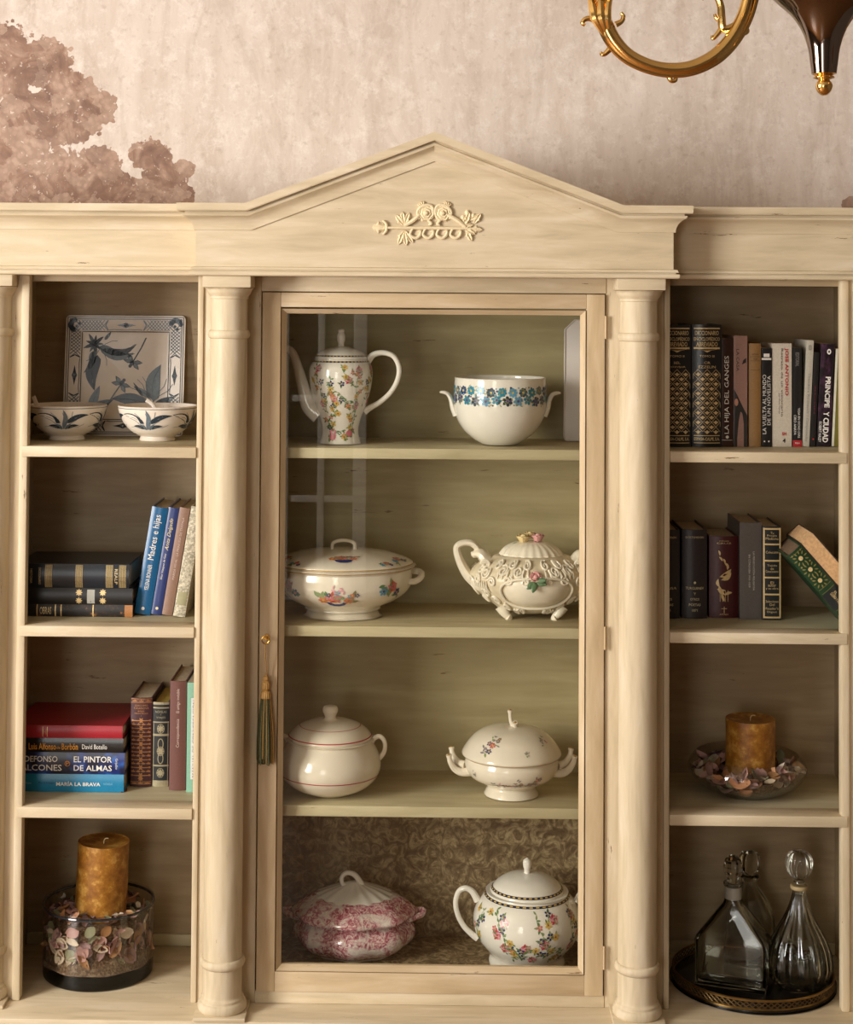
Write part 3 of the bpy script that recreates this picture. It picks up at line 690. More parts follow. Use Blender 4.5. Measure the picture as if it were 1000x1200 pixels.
def rose3d(b, c, r, mi, lean=(0, 0)):
    """small modelled rose: cupped petals round a bud"""
    c = Vector(c); ball(b, c, r*.5, 8, 6, (1, 1, 1.1), mi)
    for layer, (n, rr, up) in enumerate(((3, .55, .25), (5, .85, .0))):
        for k in range(n):
            a = 2*pi*k/n + layer*.5; V = []
            for i in range(4):
                for j in range(4):
                    u = (i/3-.5)*1.5; t = j/3; rad = r*rr*(.62 + .5*t*t); h = r*(-.5 + .85*t + up)
                    V.append(b.verts.new(c + Vector((rad*sin(a+u), -rad*cos(a+u), h - r*.25*abs(u)))))
            for i in range(3):
                for j in range(3): b.faces.new((V[i*4+j], V[i*4+j+1], V[i*4+4+j+1], V[i*4+4+j])).material_index = mi
def ornate_tureen():
    sy = .8; st = Stand(622, 726, 34, S2, sy); t = thing('ornate_tureen', 'cream relief tureen with scroll handles, four feet and modelled roses', 'tureen', st.loc); s = st.s
    IV = M('ivory_glaze_washed', 'efe5d2', .28, 0, .05, 50, .2); WASH = M('tan_wash_glaze', 'ddcfb4', .4, 0, .12, 70, .1)
    L = Lathe(st.prof([(0, 716), (22, 716), (22, 716), (36, 711), (50, 702), (62, 691), (69, 680), (70, 673), (66, 666), (56, 658), (46, 653), (36, 650), (0, 649)]), 5, 1, sy, lambda a, z: 1 + .02*cos(4*a))
    mesh_obj('body', L.mesh(64), WASH, t)
    lid = Lathe(st.prof([(36, 652), (36.5, 650), (35, 647.5), (31, 643), (25, 639), (16, 636), (0, 635)]), 4, 1, sy, lambda a, z: 1 + .025*cos(24*a))
    lo = mesh_obj('lid', lid.mesh(96), IV, t)
    def on(a, ypx, off): return L.pt(a, L.vz(st.z(ypx)), off)
    # smooth front cartouche
    for a0 in (.08, .08+pi):
        b = NB(); n = 20; rings = []
        for i in range(6):
            f = i/5; ring = []
            for k in range(n):
                q = 2*pi*k/n; sc_ = lambda t: math.copysign(abs(t)**.75, t); aa = a0 + .60*f*sc_(cos(q)); yy = 689.5 - 14.0*f*sc_(sin(q)) - 3.5*f*max(0, sin(q))*cos(aa-a0)
                ring.append(b.verts.new(on(aa, yy, .0075*(1-f**3) + .001)))
            rings.append(ring)
        for A, B in zip(rings[1:], rings[2:]):
            for k in range(n): b.faces.new((A[k], A[(k+1) % n], B[(k+1) % n], B[k]))
        b.faces.new(rings[1]); mesh_obj('cartouche', b, IV, t)
        b = NB(); tube(b, [on(a0 + .67*math.copysign(abs(cos(q))**.75, cos(q)), 689.5 - 15.8*math.copysign(abs(sin(q))**.75, sin(q)) - 3.5*max(0, sin(q)), .003) for q in [2*pi*(k+.5)/24 for k in range(24)]], 1.6*s, 7, 3, closed=True); mesh_obj('cartouche_frame', b, IV, t)
    def curl(a, y, R, turns, dirn, rot, rad=1.4):
        b = NB(); pts = []
        for k in range(12):
            q = rot + dirn*turns*2*pi*k/11; rr = R*(1 - .8*k/11); pts.append(on(a + rr*cos(q)/60, y - rr*sin(q), .0025))
        tube(b, pts, [rad*s*1.1, rad*s, rad*s*.7], 6, 3); mesh_obj('scroll', b, IV, t)
    for sg in (-1, 1):
        for a, y, R, tr, rot in ((.98, 668, 6, 1.6, 2.2), (.62, 664, 6, 1.6, .8), (.32, 664, 6, 1.6, 2.8), (1.05, 690, 6, 1.6, -1), (1.35, 680, 6, 1.6, .5), (.75, 705, 5, 1.5, 2.), (.35, 709, 5, 1.6, .3), (1.15, 675, 5, 1.5, 1), (.55, 710, 4, 1.4, 2.6), (.80, 676, 5, 1.5, .3), (.48, 673, 5, 1.5, 2), (.2, 674, 4, 1.4, 1), (.9, 698, 5, 1.5, 1), (1.25, 697, 5, 1.5, 2), (.18, 658, 5, 1.5, 1), (.48, 657, 5, 1.5, 2.4), (.8, 659, 5, 1.5, .5), (1.15, 664, 5, 1.5, 2), (1.6, 690, 8, 1.2, 1), (2.0, 672, 8, 1.2, 2), (2.3, 690, 8, 1.2, 2)):
            curl(sg*a + .06, y, R, tr, sg, rot if sg > 0 else pi-rot)
        for k in range(9):           # gadroon leaves on the flanks
            a = sg*(.92 + .055*k) + .06; b = NB(); tube(b, [on(a, 676, .002), on(a + sg*.02, 683, .0035), on(a + sg*.01, 690, .001)], [.6*s, 1.5*s, .5*s], 6, 3); mesh_obj('gadroon', b, IV, t)
        for k in range(7):
            a = sg*(.15 + .09*k) + .06; b = NB(); tube(b, [on(a, 662, .001), on(a, 667, .003), on(a, 672, .001)], [.8*s, 1.6*s, .6*s], 6, 3); mesh_obj('gadroon', b, IV, t)
        # scroll handle
        X = lambda r: sg*r*s
        b = NB(); tube(b, [(X(62), 0, st.z(684)), (X(72), 0, st.z(676)), (X(80), 0, st.z(664)), (X(85), 0, st.z(652)), (X(86), 0, st.z(643)), (X(80), 0, st.z(638.5)), (X(70), 0, st.z(638)), (X(63), 0, st.z(643)), (X(62), 0, st.z(649)), (X(66), 0, st.z(652)), (X(68), 0, st.z(648))], [8*s, 6.5*s, 5*s, 4.2*s, 4*s, 4.2*s, 4*s, 3.6*s, 2.2*s], 9, 5, flat=1.3); mesh_obj('handle', b, IV, t)
        b = NB(); tube(b, [(X(66), 0, st.z(650)), (X(58), -.004, st.z(650)), (X(52), -.008, st.z(656)), (X(46), -.012, st.z(664)), (X(56), -.006, st.z(676)), (X(66), 0, st.z(684))], [4*s, 7*s, 7.5*s, 7*s, 6*s], 9, 5, flat=1.5); mesh_obj('handle_root', b, IV, t)
        b = NB(); tube(b, [on(sg*1.1 + .0, 660, .004) + Vector((sg*.002*math.cos(q)*0 + X(5*cos(q)*(1-q/14)), -.006, 5*s*sin(q)*(1-q/14))) for q in [k*.6 for k in range(16)]], [1.9*s, 1.4*s], 7, 3); mesh_obj('volute', b, IV, t)
    for ax, ay in ((-1, -1), (1, -1), (-1, 1), (1, 1)):
        b = NB(); tube(b, [(ax*34*s, ay*18*s, st.z(708)), (ax*31*s, ay*20*s, st.z(714)), (ax*26.5*s, ay*21*s, st.z(719)), (ax*25.5*s, ay*22*s, st.z(723)), (ax*28*s, ay*23*s, .003)], [8.5*s, 6*s, 4*s, 3.4*s, 4.4*s], 12, 5); mesh_obj('foot', b, IV, t)
    pk, yl, gn = M('rose_glaze_pink', 'dca3a0', .25, 0, .1, 80), M('rose_glaze_yellow', 'e3cc98', .25, 0, .1, 80), M('leaf_glaze_green', '5c7a55', .3, 0, .15, 80)
    def leaf3(c, d, L_, W_, par):
        b = NB(); c = Vector(c); d = Vector(d).normalized(); sd = d.cross(Vector((0, -1, .3))).normalized(); up = sd.cross(d)
        G = []
        for i in range(6):
            f = i/5; w_ = W_*sin(pi*min(1, f*.92+.05))
            G.append([b.verts.new(c + d*L_*f + sd*w_*q + up*(.002*abs(q)*1.0 - .003*f*f)) for q in (-.5, 0, .5)])
        for A, B in zip(G, G[1:]):
            for j in (0, 1): b.faces.new((A[j], A[j+1], B[j+1], B[j]))
        o = mesh_obj('leaf', b, gn, par); o.modifiers.new('thick', 'SOLIDIFY').thickness = .0015
    for px, py, r, m, yy in ((613, 631, 7.2, yl, -.006), (630, 630, 6.8, pk, -.004), (621, 628, 5.5, yl, .008)):
        b = NB(); rose3d(b, st.P(px, py, yy), r*s*1.15, 0); o = mesh_obj('rose', b, m, lo); o.modifiers.new('thick', 'SOLIDIFY').thickness = .001
    for px, py, d in ((618, 638, (.2, -.5, -1)), (608, 637, (-1, -.4, -.5)), (624, 637, (.9, -.6, -.7))): leaf3(st.P(px, py, -.008), d, .02, .011, lo)
    c = on(.03, 669, .006); b = NB(); rose3d(b, c, 6.5*s, 0)
    bmesh.ops.rotate(b, verts=b.verts, cent=c, matrix=Matrix.Rotation(radians(60), 3, 'X')); o = mesh_obj('rose', b, pk, t); o.modifiers.new('thick', 'SOLIDIFY').thickness = .001
    for d in ((-1, -.5, -.7), (-.35, -.7, -1), (1, -.4, -.15), (.9, -.4, .25)): leaf3(on(.03, 673, .006), d, .024, .013, t)
ornate_tureen()

def red_line_tureen():
    st = Stand(386.5, 935, 25, S3); t = thing('round_tureen', 'plain white round tureen with red lines and ball knob lid', 'tureen', st.loc)
    L = Lathe(st.prof([(0, 928), (25, 928), (25, 928), (28, 926.5), (43, 920), (53.5, 911), (58.5, 901), (59, 892), (56.5, 883), (52.5, 875), (48.5, 868), (47.5, 865), (0, 864)]), 5)
    mesh_obj('body', L.mesh(64), CREAMW, t)
    lid = Lathe(st.prof([(46, 866), (48, 865), (48.6, 863), (47, 860.5), (42, 855), (35, 850.5), (22, 846), (10, 844.5), (7, 843), (6.5, 841), (7.5, 838.5), (9, 835), (8.8, 831.5), (6.5, 828.6), (0, 827.5)]), 4)
    lo = mesh_obj('lid', lid.mesh(56), CREAMW, t)
    ringband(lid, st.z(861.5), .0022, INK['line'], 'red_line', lo, 96, .0007); ringband(lid, st.z(850.6), .0012, INK['line'], 'red_line', lo, 96, .0007); ringband(L, st.z(904.5), .002, INK['line'], 'red_line', t, 96, .0007)
    for sg in (-1, 1):
        X = lambda r: 386.5 + sg*r
        handle(st, [(X(47.5), 872), (X(51), 866), (X(57), 863.5), (X(62), 867), (X(64), 874), (X(62.5), 882), (X(57), 889)], [3.2, 2.8, 2.6, 2.6, 3], t, CREAMW)
red_line_tureen()

def twig_tureen():
    st = Stand(599.5, 939, 31, S3); t = thing('twig_tureen', 'white domed tureen with twig shaped handles and small flower sprays', 'tureen', st.loc); s = st.s
    L = Lathe(st.prof([(0, 931), (31, 931), (31, 931), (31.5, 929), (29, 924), (27, 921), (27.5, 919), (27.5, 919), (38, 914), (48, 908), (53, 900), (54, 893), (52.5, 887), (52, 884), (0, 884)]), 5)
    mesh_obj('body', L.mesh(64), CREAMW, t)
    lid = Lathe(st.prof([(55, 886), (57.2, 884), (57.5, 882), (55.5, 878), (50, 870), (42, 862), (31, 856), (16, 852.5), (0, 852)]), 5)
    lo = mesh_obj('lid', lid.mesh(64), CREAMW, t)
    ringband(lid, st.z(884.3), .0012, INK['gold'], 'gold_line', lo, 96, .0006)
    def twig(pts, r, par, nm='twig_handle'):
        b = NB(); tube(b, pts, r, 9, 4)
        end = Vector(pts[-1]); d = (end - Vector(pts[-2])).normalized()
        tube(b, [end - d*.001, end + d*.0035], r[-1]*1.35, 9, smooth=False); mesh_obj(nm, b, CREAMW, par)
        b = NB(); ball(b, end + d*.0036, r[-1]*.75, 8, 5, (1, 1, .6)); mesh_obj('gilt_tip', b, INK['gold'], par)
    twig([st.P(602, 854), st.P(599, 848, .002), st.P(598, 842, .002), st.P(597.5, 836, .001)], [3.2*s, 2.6*s, 2.4*s, 2.2*s], lo); twig([st.P(601, 855, -.004), st.P(603, 852, -.008), st.P(603, 848, -.012)], [3.4*s, 3*s, 2.4*s], lo)
    for sg in (-1, 1):
        X = lambda r: sg*r*s
        twig([(X(48), 0, st.z(905)), (X(58), 0, st.z(906)), (X(66), 0, st.z(902)), (X(71), -.004, st.z(894)), (X(72.5), -.006, st.z(887))], [5.5*s, 4.6*s, 4*s, 3.2*s, 2.6*s], t)
        twig([(X(54), .004, st.z(898)), (X(62), .012, st.z(896)), (X(68), .018, st.z(889)), (X(69.5), .02, st.z(882))], [4.5*s, 4*s, 3.2*s, 2.5*s], t)
    def sprig(Lx, a, z, k, par, sd, cols):
        D = Decal(on_lathe(Lx, a, z, .0007)); rnd = random.Random(sd)
        for i in range(9): leafp(D, rnd.uniform(-.01, .01)*k, rnd.uniform(-.012, .012)*k, .008*k, rnd.uniform(0, 6.3), INK[rnd.choice(('grey', 'sage', 'grey'))])
        for i, c in enumerate(cols): flower(D, rnd.uniform(-.008, .008)*k, rnd.uniform(-.008, .008)*k, .0048*k, 5, INK[c], INK['yellow'], None, i)
        D.done('painted_flowers', par)
    sprig(lid, -.62, st.z(868), 1.35, lo, 2, ('blue', 'rose', 'red', 'rose', 'violet')); sprig(lid, -.52, st.z(861), 1.0, lo, 12, ('grey', 'brown')); sprig(lid, .30, st.z(872), .55, lo, 3, ('grey',)); sprig(lid, .95, st.z(862), .9, lo, 4, ('pink', 'grey'))
    for a in (2, 3.2, 4.2): sprig(lid, a, st.z(868), 1.2, lo, 5, ('blue', 'rose', 'red'))
    sprig(L, .55, st.z(905), 1.1, t, 6, ('violet', 'rose', 'grey')); sprig(L, -.95, st.z(898), .6, t, 7, ('grey',)); sprig(L, .12, st.z(906), .9, t, 8, ('grey', 'brown'))
    D = Decal(on_lathe(L, .0, st.z(908), .0007)); rnd = random.Random(5)
    D.strip([(-.045, -.002), (-.03, .002), (-.01, .0), (.01, .002), (.03, .001), (.05, .004)], .002, INK['grey'])
    for i in range(34): leafp(D, rnd.uniform(-.045, .05), rnd.uniform(-.003, .004), .007, rnd.uniform(0, 6.3), INK[rnd.choice(('grey', 'brown', 'grey', 'pink'))])
    D.done('painted_garden', t)
twig_tureen()

def pink_tureen():
    k = N('pink_transfer_print'); v = k.coord()
    vo = k.n('ShaderNodeTexVoronoi', i={'Scale': 45.0}); k.l(v, vo.inputs['Vector'])
    f = k.noise(v, 60, 6, .7, 2.5); g = k.noise(v, 24, 3, .5, 1.0)
    c = k.ramp(f, [(.38, '8e3f4d'), (.47, 'b8707c'), (.54, 'dcaeb0'), (.6, 'e9ded6')])
    c = k.mix(k.ramp(g, [(.5, 0.0), (.62, .75)]), c, 'eae3da'); c = k.mix(k.ramp(vo.outputs['Distance'], [(.12, .7), (.2, 0.0)]), c, 'a65563')
    k.l(c, k.b.inputs['Base Color']); k.set(rough=.15, coat=.4); TR = k.m
    st = Stand(415, 1130, 42, ZV+.001); t = thing('transferware_tureen', 'pink and white transfer printed tureen with loop knob lid', 'tureen', st.loc); s = st.s
    scal = lambda a, z: 1 + .03*cos(8*a)
    L = Lathe(st.prof([(0, 1113), (40, 1113), (40, 1113), (46, 1111), (58, 1106), (66, 1099), (69, 1091), (67, 1083), (60, 1076), (57, 1072), (57, 1067), (0, 1067)]), 5, 1, .85, scal)
    mesh_obj('body', L.mesh(80), TR, t)
    mesh_obj('foot', Lathe(st.prof([(0, 1113.5), (41, 1113.5), (47, 1110.5), (44, 1107), (0, 1107)]), 3, 1, .85, scal).mesh(72), PORC, t)
    lid = Lathe(st.prof([(57, 1071), (57, 1071), (68, 1070.5), (71, 1068), (70.5, 1065), (67, 1062), (60, 1056.5), (50, 1051), (44, 1049)]), 4, 1, .85, scal)
    lo = mesh_obj('lid', lid.mesh(80), TR, t)
    top = Lathe(st.prof([(44.5, 1049.6), (38, 1046.5), (28, 1042.5), (16, 1038.5), (6, 1035), (0, 1034.5)]), 4, 1, .85, lambda a, z: 1 + .035*cos(16*a)); mesh_obj('lid_crown', top.mesh(96), PORC, lo)
    b = NB(); tube(b, [st.P(424, 1042, 0), st.P(421, 1034, -.004), st.P(415, 1026, -.006), st.P(406, 1024, -.006), st.P(400.5, 1029, -.006), st.P(401, 1036, -.006), st.P(405, 1038.5, -.006)], [5*s, 3.4*s, 2.8*s, 2.6*s, 2.6*s, 2.2*s], 9, 5); mesh_obj('knob', b, PORC, lo)
    for sg in (-1, 1):
        b = NB(); X = lambda r: sg*r*s
        tube(b, [(X(60), -.02, st.z(1074)), (X(70), -.016, st.z(1072)), (X(78), -.008, st.z(1070)), (X(80), 0, st.z(1068)), (X(78), .008, st.z(1068)), (X(70), .016, st.z(1070)), (X(60), .02, st.z(1073))], [4*s, 3.4*s, 3.6*s, 3.4*s, 4*s], 8, 4); mesh_obj('handle', b, TR, t)
pink_tureen()

def floral_teapot():
    st = Stand(617.5, 1146, 43, ZV+.001); t = thing('floral_sugar_pot', 'round white lidded pot with looped handles and bright flower sprays', 'sugar pot', st.loc); s = st.s
    L = Lathe(st.prof([(0, 1128), (43.5, 1128), (43.5, 1128), (43.8, 1124), (42, 1119), (42.5, 1115.5), (42.5, 1115.5), (48, 1109), (56, 1099), (61, 1087), (62, 1076), (59.5, 1065), (54, 1055), (47, 1048), (45.5, 1045.5), (44, 1045), (0, 1045)]), 5)
    mesh_obj('body', L.mesh(64), PORC, t)
    lid = Lathe(st.prof([(42, 1047), (42.5, 1044.5), (40, 1041), (35, 1035.5), (26, 1030), (14, 1026.5), (5, 1025.5), (3.8, 1025), (3.4, 1022), (4.6, 1018.5), (5, 1014), (4, 1010.5), (0, 1008)]), 4)
    lo = mesh_obj('lid', lid.mesh(56), PORC, t)
    for Lx, z, par in ((lid, st.z(1041.5), lo), (L, st.z(1049), t)):
        ringband(Lx, z, .0055, INK['navy'], 'band', par); ringband(Lx, z, .0024, INK['yellow'], 'band', par, 80, .0009, 2)
    for sg in (-1, 1):
        X = lambda r: 617.5 + sg*r
        handle(st, [(X(57), 1058), (X(63), 1048), (X(71), 1044), (X(79), 1048), (X(82.5), 1060), (X(80), 1074), (X(73), 1087), (X(64), 1096), (X(57), 1101)], [4.5, 3.4, 3, 3, 3.2, 4], t, PORC)
    for a, z, sd, n, pal, sp in ((-.62, 1075, 1, 9, 'RBYRPB', (.03, .085)), (.28, 1075, 2, 9, 'YRBYBP', (.028, .08)), (1.05, 1077, 3, 9, 'YRBPYB', (.03, .09)), (-1.15, 1078, 4, 6, 'BYPB', (.02, .07)), (-.2, 1098, 5, 6, 'RBYOB', (.03, .035)), (.5, 1101, 6, 6, 'BYOB', (.03, .035)), (2, 1078, 7, 8, 'RBYRPB', (.03, .08)), (3, 1078, 8, 8, 'RBYRPB', (.03, .08)), (4.2, 1078, 9, 8, 'RBYRPB', (.03, .08))):
        spray(L, t, a, st.z(z), sd, .0175, n, pal, sp)
floral_teapot()

def teardrop(L, W, bend=0, n=9):
    pr = lambda t: W*1.0*(t**.55)*((1-t)**.95)
    ts = [i/n for i in range(n+1)]; c = lambda t: bend*L*sin(pi*t)*(.6+.8*t)
    return [(L*t, pr(t)+c(t)) for t in ts] + [(L*t, -pr(t)+c(t)) for t in ts[-2:0:-1]]
# square platter leaning on the back of the left top compartment
def platter():
    Yb = .262; s = mpp(.27); c = at(145, 440, .27); hw = 70.5*s
    t = thing('square_platter', 'square white platter with dark blue leaves and dragonflies, leaning on its edge', 'platter', (c.x, Yb, S1), (radians(-6.5), 0, 0))
    zc = hw
    def rr(h, r, n=4):
        out = []
        for cx, cz, a0 in ((h-r, h-r, 0), (-h+r, h-r, pi/2), (-h+r, -h+r, pi), (h-r, -h+r, 3*pi/2)):
            for i in range(n+1): a = a0 + pi/2*i/n; out.append((cx + r*cos(a), cz + r*sin(a)))
        return out
    b = NB(); rings = []
    for h, y, r in ((hw*.6, .010, .01), (hw, .002, .009), (hw+.0005, 0, .009), (hw, -.0018, .009), (hw*.74, .004, .006), (hw*.70, .0065, .006)):
        rings.append([b.verts.new((x, y, zc+z)) for x, z in rr(h, r)])
    for A, B in zip(rings, rings[1:]):
        for k in range(len(A)): b.faces.new((A[k], A[(k+1) % len(A)], B[(k+1) % len(B)], B[k]))
    b.faces.new(rings[-1]); b.faces.new(rings[0][::-1]); mesh_obj('plate_body', b, STONEW, t)
    def surf(x, z):
        f = max(abs(x), abs(z))/hw
        y = .0065 if f < .70 else (.0065 - .0025*(f-.70)/.04 if f < .74 else .004 - .0058*(f-.74)/.26)
        return Vector((x, y - .0008, zc + z))
    U = hw/70.5
    D = Decal(surf); sl, stl = INK['slate'], INK['steel']
    def line(pts, wd=.8, m=sl): D.strip([(x*U, y*U) for x, y in pts], wd*U, m)
    def seg(p, q, n=10): return [(p[0]+(q[0]-p[0])*i/n, p[1]+(q[1]-p[1])*i/n) for i in range(n+1)]
    for h in (68.5, 66.2, 51.5):
        P = [(-h, -h), (h, -h), (h, h), (-h, h), (-h, -h)]
        for p, q in zip(P, P[1:]): line(seg(p, q), .9)
    for q in range(4):
        R = lambda pts: rot2(pts, q*pi/2)
        def L2(pts, wd=.8, m=sl): line(R(pts), wd, m)
        def P2(pts, m=sl): D.poly([(x*U, y*U) for x, y in R(pts)], m)
        for sg in (-1, 1):                                     # cross hatching beside each corner
            for i in range(8):
                x = sg*(21 + i*4.0); L2([(x, 53), (x + sg*6, 59), (x + sg*11, 65)], .9, stl); L2([(x + sg*11, 53), (x + sg*5, 59), (x, 65)], .9, stl)
            L2([(sg*21, 53), (sg*24, 59), (sg*21, 65)], 1.3)
        L2([(-20, 53.5), (-14, 54), (0, 53.5), (14, 54), (20, 53.5)], .8)
        P2(lens(22, 3, 6) if False else [(-12, 59), (-5, 57.6), (0, 56.5), (5, 57.6), (12, 59), (5, 60.4), (0, 61.5), (-5, 60.4)])
        P2(disc(3.2, 8, 0, 59), stl); P2(disc(1.4, 6, 0, 59), INK['white'])
        for k in range(9):                                     # corner crescent
            a = .2 + k*.32; P2(disc(3.4 - .12*abs(k-4), 8, 59 + 6*cos(a), 59 + 6*sin(a)), sl)
        for dx, dy in ((58, 58), (55, 61), (61, 55)): P2(disc(1.8, 6, dx, dy), sl)
    def leafc(x, y, L_, a, W_=.34, m=sl, bend=0):
        p = rot2(teardrop(L_, L_*W_*1.15, bend), a, x, y)
        D.poly([(u*U, v*U) for u, v in p], m)
        D.strip([(u*U, v*U) for u, v in rot2([(L_*i/6*.95, bend*L_*sin(pi*i/6)) for i in range(7)], a, x, y)], .7*U, INK['grey'] if m is sl else sl)
    # upper left flower with three long leaves
    for k in range(9): leafc(-37, 37, 11 + 3*(k % 2), k*.7, .35, sl if k % 3 else stl)
    D.poly([(x*U, y*U) for x, y in disc(4, 9, -37, 38)], sl)
    leafc(-32, 34, 44, -.18, .34, stl, -.14); leafc(-28, 30, 42, .18, .24, sl, -.16); leafc(-33, 24, 42, -1.62, .42, sl, -.12); leafc(-36, 30, 30, -2.0, .3, stl, .1); leafc(-38, 28, 14, -1.9, .5, stl); leafc(-25, 42, 12, .9, .4, stl)
    for a in (.5, -.6, -1.1, -2.3): D.strip([(x*U, y*U) for x, y in rot2([(0, 0), (8, 1.5), (16, 1), (22, -2)], a, -30, 32)], .6*U, stl)
    # lower right sprig
    leafc(35, -30, 44, 1.40, .46, stl, .12); leafc(33, -26, 26, 2.6, .3, stl); leafc(30, -36, 46, 2.95, .4, sl, -.08); leafc(36, -36, 26, .45, .45, sl); leafc(34, -42, 22, -.3, .4, stl); leafc(22, -24, 20, 2.2, .2, sl)
    for a in (2.1, 2.5, 1.9, 1.0, .7): D.strip([(x*U, y*U) for x, y in rot2([(0, 0), (12, 1), (24, -1), (33, 1.5)], a, 33, -32)], .6*U, stl)
    def dragonfly(x, y, a, k):
        T = lambda pts: [(u*U, v*U) for u, v in rot2([(p*k, q*k) for p, q in pts], a, x, y)]
        D.strip(T([(0, 0), (10, .5), (20, 1), (34, 3)]), 1.5*U, sl); D.poly(T(disc(3, 8, -2, 0)), sl); D.poly(T(disc(2.2, 7, -6, 0)), sl)
        for w in (1.1, 1.9, -1.1, -1.9): D.poly(T(rot2(lens(12, 5, 5), w)), stl); D.strip(T(rot2([(0, 0), (6, 2.5), (12, 0), (6, -2.5), (0, 0)], w)), .7*U, sl)
    dragonfly(9, 16, 1.0, .95); dragonfly(-4, -10, -2.2, .95)
    leafc(-40, -40, 30, .4, .4, sl); leafc(-40, -40, 30, 1.2, .4, stl)
    D.done('painted_decoration', t)
platter()

def rice_bowl(cx, yfront, tilt, label, spoon_pts, sd, spoonlabel):
    st = Stand(cx, yfront, 21, S1); t = thing('bowl', label, 'bowl', st.loc, (0, 0, tilt), 'painted rice bowls'); s = st.s
    y0 = yfront - 1.5
    out = [(0, y0), (20.5, y0), (20.5, y0), (20.8, y0-2), (19.5, y0-5), (21, y0-6), (30, y0-11), (38, y0-19), (43, y0-28), (45.5, y0-36), (46.3, y0-40), (46.3, y0-40), (44.8, y0-40.5), (42, y0-30), (36, y0-19), (24, y0-10), (0, y0-6.5)]
    L = Lathe(st.prof(out), 4); mesh_obj('bowl_body', L.mesh(64), STONEW, t)
    ringband(L, st.z(y0-38.8), .0014, INK['steel'], 'rim_line', t, 90, .0006)
    for ca in (0, 1.45, -1.45, 3.0):
        D = Decal(on_lathe(L, ca, st.z(y0-20), .0007)); u = s
        for x, y, l, a, m, w_ in ((-3, 3, 25, 2.75, 'slate', .36), (3, 3, 23, .38, 'slate', .34), (0, -5, 22, 1.57, 'steel', .3), (-3, -5, 14, 2.9, 'slate', .42), (3, -5, 14, .25, 'slate', .42), (-2, -7, 10, 2.2, 'steel', .4), (2, -7, 10, .9, 'steel', .4)):
            D.poly(rot2(teardrop(l*u*1.12, l*u*w_*1.1, .10 if a < 1.5 else -.10), a, x*u, y*u), INK[m]); D.strip(rot2([(0, 0), (l*u*.5, (.09 if a < 1.5 else -.09)*l*u), (l*u*.95, .02*l*u)], a, x*u, y*u), .5*u, INK['grey'])
        for a in (.75, 1.1, 2.0, 2.4, .2, 2.95): D.strip(rot2([(0, 0), (9*u, u), (18*u, -.5*u), (25*u, 2*u)], a, 0, -6*u), .5*u, INK['steel'])
        D.done('painted_leaves', t)
    inner = Decal(lambda a, v: L.pt(a, v, .0006)); vi = L.v[-1]; rnd = random.Random(sd)
    vtop = L.vz(st.z(y0-40.2))
    for k in range(40): leafp(inner, 2*pi*k/40, vtop + .006 + .004*rnd.random(), .05 if False else .012, rnd.uniform(1, 2), INK['steel'], .3)
    # leaf strokes run round the inside lip
    inner.done('lip_pattern', t)
    p = [Vector(st.P(*q[:2], q[2])) for q in spoon_pts]
    sp = thing('spoon', spoonlabel, 'spoon', st.loc, (0, 0, 0), 'porcelain spoons')
    b = NB(); tube(b, p, [3.4*s, 2.6*s, 2.4*s, 2.8*s], 8, 5, flat=.6); mesh_obj('handle', b, STONEW, sp)
    b = NB(); ball(b, p[0], 9*s, 14, 8, (1.25, .85, .4)); mesh_obj('scoop', b, STONEW, sp)
rice_bowl(78.5, 516.5, .1, 'small rice bowl with blue leaves, left of the two by the platter', [(62, 508, 0), (50, 490, 0), (43, 476, 0), (38, 465, 0)], 1, 'porcelain spoon resting in the left rice bowl')
rice_bowl(184.5, 517.5, -.15, 'small rice bowl with blue leaves, right of the two by the platter', [(196, 509, 0), (184, 488, .02), (176, 476, .03), (168, 470.5, .035)], 2, 'porcelain spoon resting in the right rice bowl')
